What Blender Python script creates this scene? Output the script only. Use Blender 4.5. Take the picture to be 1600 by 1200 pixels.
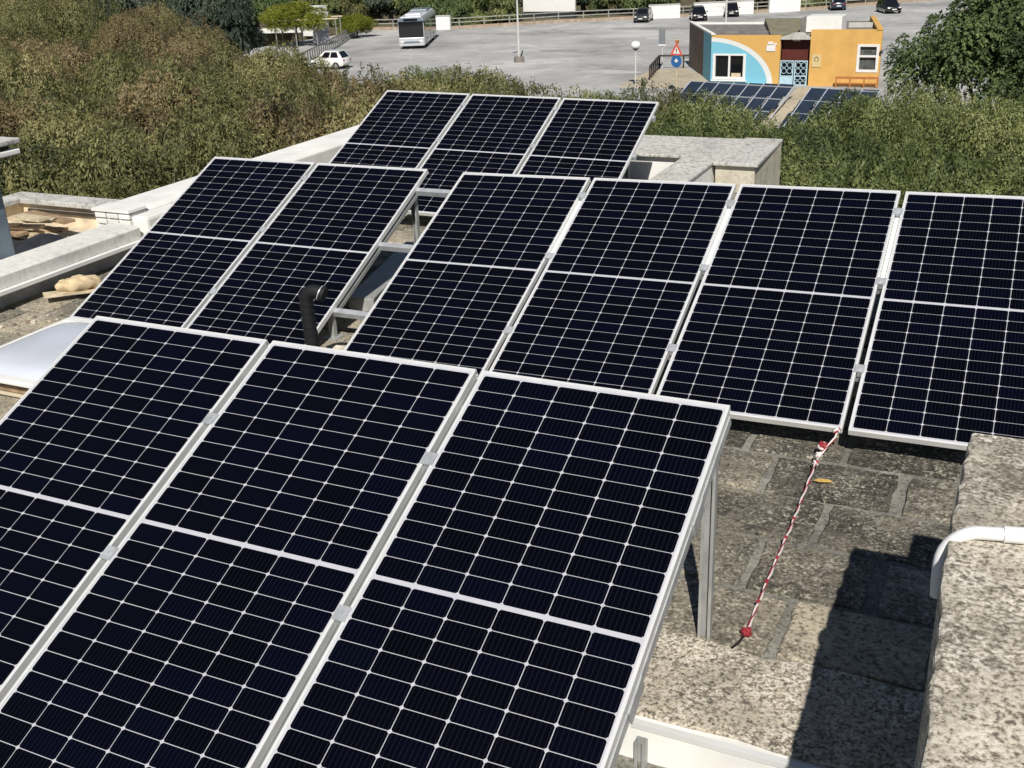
import bpy, math, random
import numpy as np
from mathutils import Matrix, Vector

for o in list(bpy.data.objects):
    bpy.data.objects.remove(o, do_unlink=True)
scene = bpy.context.scene
COL = scene.collection
R = random.Random(7)

# ---------------------------------------------------------------- camera
cam_d = bpy.data.cameras.new('camera')
cam_d.sensor_width = 36.0
cam_d.lens = 37.47
cam_d.clip_start = 0.05
cam_d.clip_end = 2000
cam = bpy.data.objects.new('camera', cam_d)
COL.objects.link(cam)
_r = Vector((0.905868, 0.421625, -0.040433))
_u = Vector((-0.132032, 0.371792, 0.918879))
_b = Vector((0.402455, -0.827045, 0.392463))
_m = Matrix((_r, _u, _b)).transposed().to_4x4()
_m.translation = Vector((4.0366, -3.6300, 2.6489))
cam.matrix_world = _m
scene.camera = cam

# ---------------------------------------------------------------- light
SUN = Vector((0.383, -0.925, 1.0)).normalized()          # towards the sun
world = bpy.data.worlds.new('World')
scene.world = world
world.use_nodes = True
wn = world.node_tree.nodes
wl = world.node_tree.links
sky_n = wn.new('ShaderNodeTexSky')
sky_n.sky_type = 'NISHITA'
sky_n.sun_disc = False
sky_n.sun_elevation = math.asin(SUN.z)
sky_n.sun_rotation = math.atan2(SUN.x, SUN.y)
sky_n.air_density = 0.8
sky_n.dust_density = 0.1
wn['Background'].inputs['Strength'].default_value = 0.05
wl.new(sky_n.outputs[0], wn['Background'].inputs['Color'])
sun_d = bpy.data.lights.new('sun', 'SUN')
sun_d.energy = 5.0
sun_d.angle = math.radians(0.5)
sun_d.color = (1.0, 0.955, 0.88)
sun = bpy.data.objects.new('sun', sun_d)
COL.objects.link(sun)
sun.rotation_euler = SUN.to_track_quat('Z', 'Y').to_euler()
vs = scene.view_settings
vs.view_transform = 'Standard'
vs.look = 'None'
vs.gamma = 1.0
vs.exposure = 0.0
vs.use_curve_mapping = False

# ---------------------------------------------------------------- materials
MATS = {}


def nodes_of(name):
    m = bpy.data.materials.new(name)
    m.use_nodes = True
    nt = m.node_tree
    return m, nt, nt.nodes, nt.links, nt.nodes['Principled BSDF']


def plain(name, col, rough=0.6, metal=0.0, coat=0.0, var=0.12, scale=6.0, bump=0.0, spec=0.5):
    """one colour, with a little cloudy wear"""
    m, nt, N, L, P = nodes_of(name)
    geo = N.new('ShaderNodeNewGeometry')
    nz = N.new('ShaderNodeTexNoise')
    nz.inputs['Scale'].default_value = scale
    nz.inputs['Detail'].default_value = 5
    L.new(geo.outputs['Position'], nz.inputs['Vector'])
    mp = N.new('ShaderNodeMapRange')
    mp.inputs['From Min'].default_value = 0.3
    mp.inputs['From Max'].default_value = 0.7
    mp.inputs['To Min'].default_value = 1 - var
    mp.inputs['To Max'].default_value = 1 + var
    L.new(nz.outputs['Fac'], mp.inputs['Value'])
    mx = N.new('ShaderNodeVectorMath')
    mx.operation = 'SCALE'
    mx.inputs[0].default_value = col
    L.new(mp.outputs[0], mx.inputs['Scale'])
    L.new(mx.outputs[0], P.inputs['Base Color'])
    P.inputs['Roughness'].default_value = rough
    P.inputs['Metallic'].default_value = metal
    P.inputs['Coat Weight'].default_value = coat
    P.inputs['Coat Roughness'].default_value = 0.05
    P.inputs['Specular IOR Level'].default_value = spec
    if bump:
        b = N.new('ShaderNodeBump')
        b.inputs['Strength'].default_value = bump
        b.inputs['Distance'].default_value = 0.01
        L.new(nz.outputs['Fac'], b.inputs['Height'])
        L.new(b.outputs[0], P.inputs['Normal'])
    MATS[name] = m
    return m


def ramp(N, stops, interp='LINEAR'):
    r = N.new('ShaderNodeValToRGB')
    r.color_ramp.interpolation = interp
    e = r.color_ramp.elements
    while len(e) < len(stops):
        e.new(0.5)
    for i, (p, c) in enumerate(stops):
        e[i].position = p
        e[i].color = (c[0], c[1], c[2], 1)
    return r


def stony(name, base_stops, patch_scale, grain_scale, speck_light, speck_dark, speck_amt=0.5,
          bump=0.5, bdist=0.006, objvar=0.0, rough=0.92, lt=0.54, dark_amt=None):
    """weathered concrete or stone: broad stains, exposed light pebbles, dark lichen specks"""
    m, nt, N, L, P = nodes_of(name)
    geo = N.new('ShaderNodeNewGeometry')
    vec = geo.outputs['Position']
    n1 = N.new('ShaderNodeTexNoise')
    n1.inputs['Scale'].default_value = patch_scale
    n1.inputs['Detail'].default_value = 8
    n1.inputs['Roughness'].default_value = 0.68
    L.new(vec, n1.inputs['Vector'])
    src = n1.outputs['Fac']
    if objvar:
        oi = N.new('ShaderNodeObjectInfo')
        ma = N.new('ShaderNodeMath')
        ma.operation = 'MULTIPLY_ADD'
        L.new(oi.outputs['Random'], ma.inputs[0])
        ma.inputs[1].default_value = objvar
        ma.inputs[2].default_value = -objvar / 2
        ad = N.new('ShaderNodeMath')
        ad.operation = 'ADD'
        L.new(src, ad.inputs[0])
        L.new(ma.outputs[0], ad.inputs[1])
        src = ad.outputs[0]
    r1 = ramp(N, base_stops)
    L.new(src, r1.inputs['Fac'])
    # grit in two sizes, gathered in clusters
    def noise(sc, det, rgh, off):
        mv = N.new('ShaderNodeVectorMath')
        mv.operation = 'ADD'
        L.new(vec, mv.inputs[0])
        mv.inputs[1].default_value = (off, off * 1.7, off * 0.6)
        q = N.new('ShaderNodeTexNoise')
        q.inputs['Scale'].default_value = sc
        q.inputs['Detail'].default_value = det
        q.inputs['Roughness'].default_value = rgh
        L.new(mv.outputs[0], q.inputs['Vector'])
        return q

    def op(kind, x, y):
        n_ = N.new('ShaderNodeMath')
        n_.operation = kind
        for i_, v_ in enumerate((x, y)):
            if isinstance(v_, (int, float)):
                n_.inputs[i_].default_value = v_
            else:
                L.new(v_, n_.inputs[i_])
        return n_.outputs[0]
    n2 = noise(grain_scale, 4, 0.62, 3.1)
    n3 = noise(grain_scale * 0.42, 5, 0.70, 11.7)
    clus = noise(grain_scale * 0.07, 4, 0.6, 23.0)
    clr = ramp(N, [(0.36, (0.2, 0.2, 0.2)), (0.62, (1, 1, 1))])
    L.new(clus.outputs['Fac'], clr.inputs['Fac'])
    grit = op('ADD', op('MULTIPLY', n2.outputs['Fac'], 0.6), op('MULTIPLY', n3.outputs['Fac'], 0.4))
    lightm = ramp(N, [(lt, (0, 0, 0)), (lt + 0.07, (1, 1, 1))])
    L.new(grit, lightm.inputs['Fac'])
    darkm = ramp(N, [(0.40, (1, 1, 1)), (0.50, (0, 0, 0))])
    L.new(grit, darkm.inputs['Fac'])
    lfac = op('MULTIPLY', op('MULTIPLY', lightm.outputs[0], clr.outputs[0]), speck_amt)
    dfac = op('MULTIPLY', darkm.outputs[0], min(1, speck_amt * 1.3) if dark_amt is None else dark_amt)
    m1 = N.new('ShaderNodeMix')
    m1.data_type = 'RGBA'
    L.new(lfac, m1.inputs['Factor'])
    L.new(r1.outputs[0], m1.inputs['A'])
    m1.inputs['B'].default_value = (*speck_light, 1)
    m2 = N.new('ShaderNodeMix')
    m2.data_type = 'RGBA'
    L.new(dfac, m2.inputs['Factor'])
    L.new(m1.outputs['Result'], m2.inputs['A'])
    m2.inputs['B'].default_value = (*speck_dark, 1)
    L.new(m2.outputs['Result'], P.inputs['Base Color'])
    P.inputs['Roughness'].default_value = rough
    P.inputs['Specular IOR Level'].default_value = 0.25
    b = N.new('ShaderNodeBump')
    b.inputs['Strength'].default_value = bump
    b.inputs['Distance'].default_value = bdist
    L.new(grit, b.inputs['Height'])
    L.new(b.outputs[0], P.inputs['Normal'])
    MATS[name] = m
    return m


def leafy(name, stops, trans=0.25, objshift=0.25):
    m, nt, N, L, P = nodes_of(name)
    at = N.new('ShaderNodeAttribute')
    at.attribute_name = 'tint'
    oi = N.new('ShaderNodeObjectInfo')
    geo = N.new('ShaderNodeNewGeometry')
    nz = N.new('ShaderNodeTexNoise')
    nz.inputs['Scale'].default_value = 0.42
    nz.inputs['Detail'].default_value = 4
    L.new(geo.outputs['Position'], nz.inputs['Vector'])
    a = N.new('ShaderNodeMath')
    a.operation = 'MULTIPLY_ADD'
    L.new(oi.outputs['Random'], a.inputs[0])
    a.inputs[1].default_value = objshift
    a.inputs[2].default_value = -objshift / 2
    b = N.new('ShaderNodeMath')
    b.operation = 'ADD'
    L.new(at.outputs['Fac'], b.inputs[0])
    L.new(a.outputs[0], b.inputs[1])
    c = N.new('ShaderNodeMath')
    c.operation = 'MULTIPLY_ADD'
    L.new(nz.outputs['Fac'], c.inputs[0])
    c.inputs[1].default_value = 1.0
    c.inputs[2].default_value = -0.50
    d = N.new('ShaderNodeMath')
    d.operation = 'ADD'
    L.new(b.outputs[0], d.inputs[0])
    L.new(c.outputs[0], d.inputs[1])
    r = ramp(N, stops)
    L.new(d.outputs[0], r.inputs['Fac'])
    L.new(r.outputs[0], P.inputs['Base Color'])
    P.inputs['Roughness'].default_value = 0.55
    P.inputs['Specular IOR Level'].default_value = 0.3
    tr = N.new('ShaderNodeBsdfTranslucent')
    L.new(r.outputs[0], tr.inputs['Color'])
    mx = N.new('ShaderNodeMixShader')
    mx.inputs[0].default_value = trans
    L.new(P.outputs[0], mx.inputs[1])
    L.new(tr.outputs[0], mx.inputs[2])
    L.new(mx.outputs[0], N['Material Output'].inputs['Surface'])
    MATS[name] = m
    return m


def cell_material():
    m, nt, N, L, P = nodes_of('solar_cell')
    tc = N.new('ShaderNodeTexCoord')
    sp = N.new('ShaderNodeSeparateXYZ')
    L.new(tc.outputs['Object'], sp.inputs[0])
    # nine fine bus wires across each half cell
    ml = N.new('ShaderNodeMath')
    ml.operation = 'MULTIPLY_ADD'
    L.new(sp.outputs['X'], ml.inputs[0])
    ml.inputs[1].default_value = 9 / 0.1635
    ml.inputs[2].default_value = 20.0
    fr = N.new('ShaderNodeMath')
    fr.operation = 'FRACT'
    L.new(ml.outputs[0], fr.inputs[0])
    lt = N.new('ShaderNodeMath')
    lt.operation = 'LESS_THAN'
    L.new(fr.outputs[0], lt.inputs[0])
    lt.inputs[1].default_value = 0.09
    oi = N.new('ShaderNodeObjectInfo')
    rp = ramp(N, [(0.0, (0.0004, 0.0006, 0.0024)), (0.6, (0.0005, 0.0007, 0.0038)), (0.95, (0.0006, 0.0009, 0.0062)), (1.0, (0.0005, 0.0012, 0.0045))])
    L.new(oi.outputs['Random'], rp.inputs['Fac'])
    mx = N.new('ShaderNodeMix')
    mx.data_type = 'RGBA'
    L.new(lt.outputs[0], mx.inputs['Factor'])
    L.new(rp.outputs[0], mx.inputs['A'])
    mx.inputs['B'].default_value = (0.011, 0.012, 0.020, 1)
    L.new(mx.outputs['Result'], P.inputs['Base Color'])
    P.inputs['Roughness'].default_value = 0.45
    P.inputs['Specular IOR Level'].default_value = 0.08
    P.inputs['Coat Weight'].default_value = 0.14
    P.inputs['Coat Roughness'].default_value = 0.03
    P.inputs['Coat IOR'].default_value = 1.35
    MATS['solar_cell'] = m


cell_material()
plain('backsheet', (0.50, 0.50, 0.54), 0.5, coat=0.3, var=0.05, scale=20)
plain('aluminium', (0.80, 0.80, 0.79), 0.42, metal=0.25, var=0.06, scale=9)
plain('galvanised', (0.56, 0.58, 0.60), 0.45, metal=0.45, var=0.18, scale=14)
plain('shaded_rail_steel', (0.17, 0.18, 0.18), 0.55, metal=0.2, var=0.2, scale=10)
plain('dull_steel', (0.40, 0.41, 0.40), 0.5, metal=0.3, var=0.2, scale=10)
plain('bolt_steel', (0.35, 0.35, 0.36), 0.4, metal=0.8, var=0.1)
plain('white_plaster', (0.80, 0.79, 0.755), 0.85, var=0.10, scale=3.5, bump=0.2)
plain('white_paint', (0.80, 0.79, 0.76), 0.6, var=0.06, scale=4)
plain('cream_plaster', (0.66, 0.56, 0.41), 0.9, var=0.22, scale=5, bump=0.3)
stony('parapet_white', [(0.25, (0.45, 0.44, 0.415)), (0.45, (0.68, 0.67, 0.63)), (0.75, (0.78, 0.77, 0.73))],
      2.5, 30, (0.80, 0.79, 0.76), (0.35, 0.345, 0.32), 0.4, 0.3, 0.004, dark_amt=0.35)
plain('grey_plaster', (0.46, 0.46, 0.45), 0.9, var=0.25, scale=6, bump=0.3)
plain('blue_grey_paint', (0.16, 0.20, 0.24), 0.7, var=0.2, scale=5)
plain('skylight_acrylic', (0.62, 0.65, 0.72), 0.25, coat=0.3, var=0.04, scale=3)
plain('white_pvc', (0.82, 0.82, 0.82), 0.35, var=0.04)
plain('black_rubber', (0.004, 0.0045, 0.007), 0.75, var=0.2, scale=30)
plain('red_cord', (0.30, 0.022, 0.035), 0.6, var=0.2, scale=60)
plain('white_cord', (0.74, 0.68, 0.66), 0.6, var=0.15, scale=60)
plain('sack_cloth', (0.56, 0.44, 0.27), 0.9, var=0.3, scale=14, bump=0.6)
plain('timber', (0.36, 0.25, 0.15), 0.85, var=0.35, scale=12, bump=0.3)
plain('pale_timber', (0.58, 0.48, 0.33), 0.85, var=0.3, scale=12, bump=0.3)
plain('near_black_matte', (0.02, 0.022, 0.028), 0.7, var=0.4, scale=7, bump=0.4)
plain('yellow_leaf', (0.55, 0.36, 0.09), 0.7, var=0.3, scale=50)
plain('roof_screed', (0.24, 0.225, 0.19), 0.95, var=0.3, scale=7, bump=0.5)
stony('paver_stone', [(0.28, (0.121, 0.112, 0.090)), (0.44, (0.242, 0.217, 0.170)), (0.58, (0.378, 0.332, 0.252)), (0.78, (0.581, 0.503, 0.370))],
      2.4, 64, (0.58, 0.53, 0.43), (0.040, 0.038, 0.031), 0.95, 1.0, 0.010, objvar=0.22, dark_amt=0.75, lt=0.525)
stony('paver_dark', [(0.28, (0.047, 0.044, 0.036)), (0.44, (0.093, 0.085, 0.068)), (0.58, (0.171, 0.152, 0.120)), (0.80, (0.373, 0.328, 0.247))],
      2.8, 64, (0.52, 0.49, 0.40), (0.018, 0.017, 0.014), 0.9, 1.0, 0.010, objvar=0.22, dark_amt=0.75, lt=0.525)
stony('mortar', [(0.25, (0.115, 0.112, 0.098)), (0.5, (0.218, 0.208, 0.180)), (0.75, (0.380, 0.363, 0.312))],
      3.2, 60, (0.40, 0.38, 0.32), (0.055, 0.052, 0.044), 0.5, 0.5, 0.004)
stony('curb_concrete', [(0.28, (0.20, 0.185, 0.145)), (0.46, (0.39, 0.345, 0.275)), (0.62, (0.50, 0.44, 0.34)), (0.8, (0.56, 0.45, 0.31))],
      3.4, 84, (0.80, 0.74, 0.64), (0.075, 0.07, 0.06), 0.95, 0.9, 0.008, dark_amt=0.9, lt=0.50)
stony('wall_concrete', [(0.36, (0.22, 0.195, 0.155)), (0.47, (0.42, 0.38, 0.31)), (0.60, (0.62, 0.56, 0.45))],
      2.6, 82, (0.84, 0.79, 0.70), (0.11, 0.095, 0.075), 0.95, 0.9, 0.008, dark_amt=0.9, lt=0.50)
stony('coping_concrete', [(0.25, (0.32, 0.315, 0.295)), (0.45, (0.54, 0.53, 0.495)), (0.75, (0.66, 0.645, 0.60))],
      2.0, 26, (0.70, 0.68, 0.64), (0.17, 0.17, 0.155), 0.7, 0.5, 0.006, dark_amt=0.7)
stony('rubble_stone', [(0.25, (0.40, 0.36, 0.28)), (0.5, (0.56, 0.51, 0.41)), (0.75, (0.68, 0.63, 0.52))],
      5.0, 22, (0.74, 0.69, 0.58), (0.30, 0.26, 0.19), 0.5, 0.6, 0.01, dark_amt=0.4)
stony('asphalt', [(0.36, (0.28, 0.28, 0.275)), (0.46, (0.39, 0.387, 0.38)), (0.54, (0.43, 0.425, 0.415)), (0.64, (0.55, 0.54, 0.52))],
      0.10, 0.9, (0.56, 0.55, 0.53), (0.28, 0.28, 0.275), 0.6, 0.2, 0.02, dark_amt=0.35)
stony('asphalt_old', [(0.36, (0.25, 0.25, 0.247)), (0.5, (0.335, 0.333, 0.328)), (0.64, (0.42, 0.415, 0.40))],
      0.3, 1.4, (0.44, 0.43, 0.41), (0.24, 0.24, 0.235), 0.5, 0.2, 0.02, dark_amt=0.3)
stony('asphalt_pale', [(0.36, (0.36, 0.358, 0.35)), (0.5, (0.46, 0.455, 0.44)), (0.64, (0.56, 0.55, 0.53))],
      0.3, 1.4, (0.58, 0.57, 0.54), (0.33, 0.33, 0.32), 0.5, 0.2, 0.02, dark_amt=0.3)
stony('dry_soil', [(0.25, (0.06, 0.055, 0.035)), (0.5, (0.13, 0.11, 0.07)), (0.75, (0.24, 0.20, 0.13))],
      0.35, 3.0, (0.28, 0.24, 0.16), (0.04, 0.045, 0.02), 0.5, 0.5, 0.05)
stony('beige_path', [(0.25, (0.34, 0.29, 0.21)), (0.5, (0.46, 0.40, 0.30)), (0.75, (0.55, 0.49, 0.38))],
      0.8, 6, (0.56, 0.51, 0.42), (0.25, 0.22, 0.16), 0.4, 0.3, 0.02)
leafy('leaf_brown', [(0.05, (0.085, 0.073, 0.039)), (0.35, (0.201, 0.161, 0.077)), (0.62, (0.305, 0.235, 0.118)), (0.95, (0.451, 0.355, 0.209))])
leafy('leaf_olive', [(0.05, (0.066, 0.075, 0.034)), (0.35, (0.155, 0.163, 0.064)), (0.62, (0.253, 0.241, 0.095)), (0.95, (0.399, 0.352, 0.173))])
leafy('leaf_green', [(0.05, (0.051, 0.070, 0.028)), (0.35, (0.113, 0.144, 0.051)), (0.62, (0.191, 0.220, 0.076)), (0.95, (0.330, 0.346, 0.145))])
leafy('leaf_dark', [(0.05, (0.048, 0.074, 0.033)), (0.4, (0.103, 0.151, 0.057)), (0.7, (0.169, 0.225, 0.083)), (0.98, (0.286, 0.335, 0.145))])
leafy('leaf_pine', [(0.05, (0.026, 0.042, 0.032)), (0.4, (0.058, 0.082, 0.058)), (0.7, (0.098, 0.124, 0.082)), (0.98, (0.150, 0.172, 0.118))])
leafy('leaf_vine', [(0.05, (0.10, 0.12, 0.012)), (0.4, (0.20, 0.23, 0.022)), (0.7, (0.30, 0.32, 0.045)), (0.98, (0.36, 0.34, 0.09))], objshift=0.0)
plain('bark', (0.10, 0.08, 0.06), 0.95, var=0.4, scale=8, bump=0.8)
plain('orange_paint', (0.68, 0.40, 0.115), 0.8, var=0.10, scale=1.2)
plain('sky_blue_paint', (0.20, 0.52, 0.66), 0.8, var=0.04)
plain('brown_render', (0.19, 0.14, 0.115), 0.9, var=0.2, scale=3)
plain('maroon_paint', (0.10, 0.018, 0.012), 0.6, var=0.2, scale=4)
plain('dark_glass', (0.008, 0.009, 0.012), 0.08, var=0.0, coat=0.5)
plain('curtain_glass', (0.10, 0.105, 0.10), 0.15, var=0.4, scale=3, coat=0.4)
plain('light_blue_paint', (0.45, 0.63, 0.72), 0.6, var=0.1)
plain('roof_felt', (0.20, 0.18, 0.165), 0.95, var=0.25, scale=2, bump=0.3)
plain('roof_moss', (0.21, 0.19, 0.125), 0.95, var=0.25, scale=2, bump=0.3)
plain('brick_red', (0.42, 0.13, 0.04), 0.85, var=0.15)
plain('plaque_cream', (0.66, 0.52, 0.26), 0.7, var=0.05)
plain('pv_blue', (0.020, 0.032, 0.055), 0.5, coat=0.05, var=0.15, scale=2)
plain('pv_frame', (0.55, 0.58, 0.62), 0.5, metal=0.2, var=0.05)
plain('bus_silver', (0.58, 0.59, 0.62), 0.3, metal=0.2, coat=0.6, var=0.03)
plain('bus_roof', (0.74, 0.76, 0.80), 0.35, coat=0.3, var=0.04)
plain('bus_slate', (0.16, 0.20, 0.25), 0.3, coat=0.5, var=0.05)
plain('tyre', (0.018, 0.018, 0.018), 0.85, var=0.2)
plain('hubcap', (0.50, 0.50, 0.51), 0.35, metal=0.6, var=0.05)
plain('car_white', (0.80, 0.79, 0.75), 0.3, coat=0.7, var=0.02)
plain('car_black', (0.015, 0.015, 0.018), 0.25, coat=0.8, var=0.05)
plain('car_grey', (0.055, 0.057, 0.062), 0.3, coat=0.8, var=0.05)
plain('car_navy', (0.015, 0.030, 0.060), 0.25, coat=0.8, var=0.05)
plain('lamp_lens', (0.75, 0.75, 0.72), 0.15, coat=0.5, var=0.02)
plain('tail_red', (0.35, 0.02, 0.02), 0.25, coat=0.5, var=0.02)
plain('fence_grey', (0.30, 0.30, 0.26), 0.7, var=0.2, scale=3)
plain('fence_wall', (0.36, 0.28, 0.21), 0.9, var=0.25, scale=2)
plain('railing_grey', (0.27, 0.27, 0.25), 0.6, metal=0.2, var=0.2, scale=3)
plain('dark_railing', (0.045, 0.038, 0.03), 0.6, var=0.2)
plain('pole_grey', (0.56, 0.56, 0.53), 0.5, var=0.1)
plain('sign_red', (0.66, 0.13, 0.09), 0.5, var=0.03)
plain('sign_blue', (0.03, 0.13, 0.35), 0.5, var=0.03)
plain('sign_back', (0.27, 0.29, 0.31), 0.5, metal=0.3, var=0.08)
plain('sheet_lilac', (0.30, 0.31, 0.36), 0.6, var=0.2, scale=2)
plain('lane_paint', (0.50, 0.50, 0.49), 0.8, var=0.15, scale=2)
plain('rail_orange', (0.46, 0.17, 0.05), 0.7, var=0.15)
MATS_ = MATS


# ---------------------------------------------------------------- mesh helpers
class MB:
    def __init__(self):
        self.v = []
        self.f = []
        self.mi = []

    def add(self, vs, fs, mi=0):
        b = len(self.v)
        self.v += [tuple(p) for p in vs]
        self.f += [tuple(i + b for i in f) for f in fs]
        self.mi += [mi] * len(fs)
        return self

    def box(self, x0, x1, y0, y1, z0, z1, mi=0):
        vs = [(x0, y0, z0), (x1, y0, z0), (x1, y1, z0), (x0, y1, z0), (x0, y0, z1), (x1, y0, z1), (x1, y1, z1), (x0, y1, z1)]
        fs = [(3, 2, 1, 0), (4, 5, 6, 7), (0, 1, 5, 4), (1, 2, 6, 5), (2, 3, 7, 6), (3, 0, 4, 7)]
        return self.add(vs, fs, mi)

    def prism(self, poly, z0, z1, mi=0):
        n = len(poly)
        vs = [(p[0], p[1], z0) for p in poly] + [(p[0], p[1], z1) for p in poly]
        fs = [tuple(reversed(range(n))), tuple(range(n, 2 * n))]
        fs += [(i, (i + 1) % n, n + (i + 1) % n, n + i) for i in range(n)]
        return self.add(vs, fs, mi)

    def extr_y(self, prof, y0, y1, mi=0):
        """prof: (x,z) polygon extruded along y"""
        n = len(prof)
        vs = [(p[0], y0, p[1]) for p in prof] + [(p[0], y1, p[1]) for p in prof]
        fs = [tuple(range(n)), tuple(reversed(range(n, 2 * n)))]
        fs += [(i, n + i, n + (i + 1) % n, (i + 1) % n) for i in range(n)]
        return self.add(vs, fs, mi)

    def extr_x(self, prof, x0, x1, mi=0):
        """prof: (y,z) polygon extruded along x"""
        n = len(prof)
        vs = [(x0, p[0], p[1]) for p in prof] + [(x1, p[0], p[1]) for p in prof]
        fs = [tuple(range(n)), tuple(reversed(range(n, 2 * n)))]
        fs += [(i, n + i, n + (i + 1) % n, (i + 1) % n) for i in range(n)]
        return self.add(vs, fs, mi)

    def tube(self, pts, rad, seg=8, cap=True, mi=0):
        pts = [Vector(p) for p in pts]
        rads = rad if isinstance(rad, (list, tuple)) else [rad] * len(pts)
        vs, fs = [], []
        up = None
        for i, p in enumerate(pts):
            t = (pts[min(i + 1, len(pts) - 1)] - pts[max(i - 1, 0)]).normalized()
            if up is None:
                up = t.orthogonal().normalized()
            up = (up - t * up.dot(t)).normalized()
            s = t.cross(up)
            for k in range(seg):
                a = 2 * math.pi * k / seg
                vs.append(p + (up * math.cos(a) + s * math.sin(a)) * rads[i])
        for i in range(len(pts) - 1):
            for k in range(seg):
                a, b = i * seg + k, i * seg + (k + 1) % seg
                fs.append((a, b, b + seg, a + seg))
        if cap:
            fs.append(tuple(reversed(range(seg))))
            fs.append(tuple(range((len(pts) - 1) * seg, len(pts) * seg)))
        return self.add(vs, fs, mi)

    def beam(self, a, b, w, h, up=(0, 0, 1), mi=0):
        """rectangular bar from a to b"""
        a, b = Vector(a), Vector(b)
        t = (b - a).normalized()
        u = Vector(up)
        u = (u - t * u.dot(t)).normalized()
        s = t.cross(u)
        vs = []
        for p in (a, b):
            for (i, j) in ((-1, -1), (1, -1), (1, 1), (-1, 1)):
                vs.append(p + s * (i * w / 2) + u * (j * h / 2))
        fs = [(3, 2, 1, 0), (4, 5, 6, 7), (0, 1, 5, 4), (1, 2, 6, 5), (2, 3, 7, 6), (3, 0, 4, 7)]
        return self.add(vs, fs, mi)

    def sphere(self, c, r, nu=12, nv=8, mi=0, sc=(1, 1, 1)):
        vs = [(c[0], c[1], c[2] + r * sc[2])]
        for j in range(1, nv):
            th = math.pi * j / nv
            for i in range(nu):
                a = 2 * math.pi * i / nu
                vs.append((c[0] + r * sc[0] * math.sin(th) * math.cos(a), c[1] + r * sc[1] * math.sin(th) * math.sin(a), c[2] + r * sc[2] * math.cos(th)))
        vs.append((c[0], c[1], c[2] - r * sc[2]))
        fs = [(0, 1 + i, 1 + (i + 1) % nu) for i in range(nu)]
        for j in range(nv - 2):
            for i in range(nu):
                a = 1 + j * nu + i
                b = 1 + j * nu + (i + 1) % nu
                fs.append((a, a + nu, b + nu, b))
        e = len(vs) - 1
        fs += [(e, 1 + (nv - 2) * nu + (i + 1) % nu, 1 + (nv - 2) * nu + i) for i in range(nu)]
        return self.add(vs, fs, mi)

    def mesh(self, name, mats):
        me = bpy.data.meshes.new(name)
        me.from_pydata(self.v, [], self.f)
        for m in (mats if isinstance(mats, (list, tuple)) else [mats]):
            me.materials.append(MATS[m])
        if any(self.mi):
            me.polygons.foreach_set('material_index', self.mi)
        me.update()
        return me

    def build(self, name, mats, parent=None, smooth=False, bevel=0.0):
        me = self.mesh(name, mats)
        o = link(name, me, parent)
        if smooth:
            me.polygons.foreach_set('use_smooth', [True] * len(me.polygons))
            me.set_sharp_from_angle(angle=math.radians(40))
        if bevel:
            md = o.modifiers.new('bevel', 'BEVEL')
            md.width = bevel
            md.segments = 2
            md.limit_method = 'ANGLE'
        return o


def link(name, data, parent=None):
    o = bpy.data.objects.new(name, data)
    COL.objects.link(o)
    if parent is not None:
        o.parent = parent
    return o


def tag(o, label=None, cat=None, group=None, kind=None):
    if label:
        o['label'] = label
    if cat:
        o['category'] = cat
    if group:
        o['group'] = group
    if kind:
        o['kind'] = kind
    return o


def thing(name, label, cat, loc=(0, 0, 0), rz=0.0, group=None):
    o = link(name, None)
    o.location = loc
    o.rotation_euler = (0, 0, rz)
    o.empty_display_size = 0.2
    return tag(o, label, cat, group, 'thing')


def jag(poly, amt, rnd):
    return [(p[0] + rnd.uniform(-amt, amt), p[1] + rnd.uniform(-amt, amt)) for p in poly]


ORD = ['first', 'second', 'third', 'fourth', 'fifth', 'sixth', 'seventh', 'eighth', 'ninth', 'tenth', 'eleventh', 'twelfth',
       'thirteenth', 'fourteenth', 'fifteenth', 'sixteenth', 'seventeenth', 'eighteenth', 'nineteenth', 'twentieth', 'twenty-first',
       'twenty-second', 'twenty-third', 'twenty-fourth', 'twenty-fifth', 'twenty-sixth']

# ================================================================ SETTING
GZ = -9.5        # ground under the trees
LZ = -8.0        # parking lot level
tag(MB().add([(-900, -300, GZ), (900, -300, GZ), (900, 1200, GZ), (-900, 1200, GZ)], [(0, 1, 2, 3)]).build('ground', 'dry_soil'), kind='structure')
lot_poly = [(-74, 66), (-19.5, 62), (-17.6, 71.6), (60, 71.6), (60, 190), (6, 161), (-9.8, 150.5), (-22, 137.6), (-35, 129.2), (-48.4, 122.2), (-58, 114.8), (-70, 112.6)]
tag(MB().prism(lot_poly, GZ + 0.3, LZ).build('parking_lot', 'asphalt'), kind='structure')
MARK = []
for k, (a, b) in enumerate((((-52.0, 91.5), (-57.2, 106.0)), ((-47.5, 84.0), (-50.2, 89.0)), ((-14.0, 117.0), (-9.0, 112.5)))):
    m_ = tag(MB().beam((a[0], a[1], LZ + 0.004), (b[0], b[1], LZ + 0.004), 0.16, 0.004).build('lane_marking', 'lane_paint'), kind='structure')
rr = random.Random(41)
for k, (x, y, a_, b_) in enumerate(((-44, 96, 4.5, 2.2), (-33, 92, 6, 1.6), (-28, 104, 5, 2.5), (-45, 108, 7, 2.0), (-40, 82, 3, 1.5), (-24, 88, 3.5, 1.4), (-14, 112, 5, 2.2), (-33, 114, 6, 1.8), (-26, 78, 2.6, 1.2))):
    pl = [(x + a_ * math.cos(t_) * rr.uniform(.75, 1.1), y + b_ * math.sin(t_) * rr.uniform(.75, 1.1)) for t_ in [i_ * math.pi / 7 for i_ in range(14)]]
    tag(MB().prism(pl, LZ - .05, LZ + .002 + .0008 * k).build('asphalt_patch', 'asphalt_old' if k % 2 else 'asphalt_pale'), kind='structure')
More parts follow.
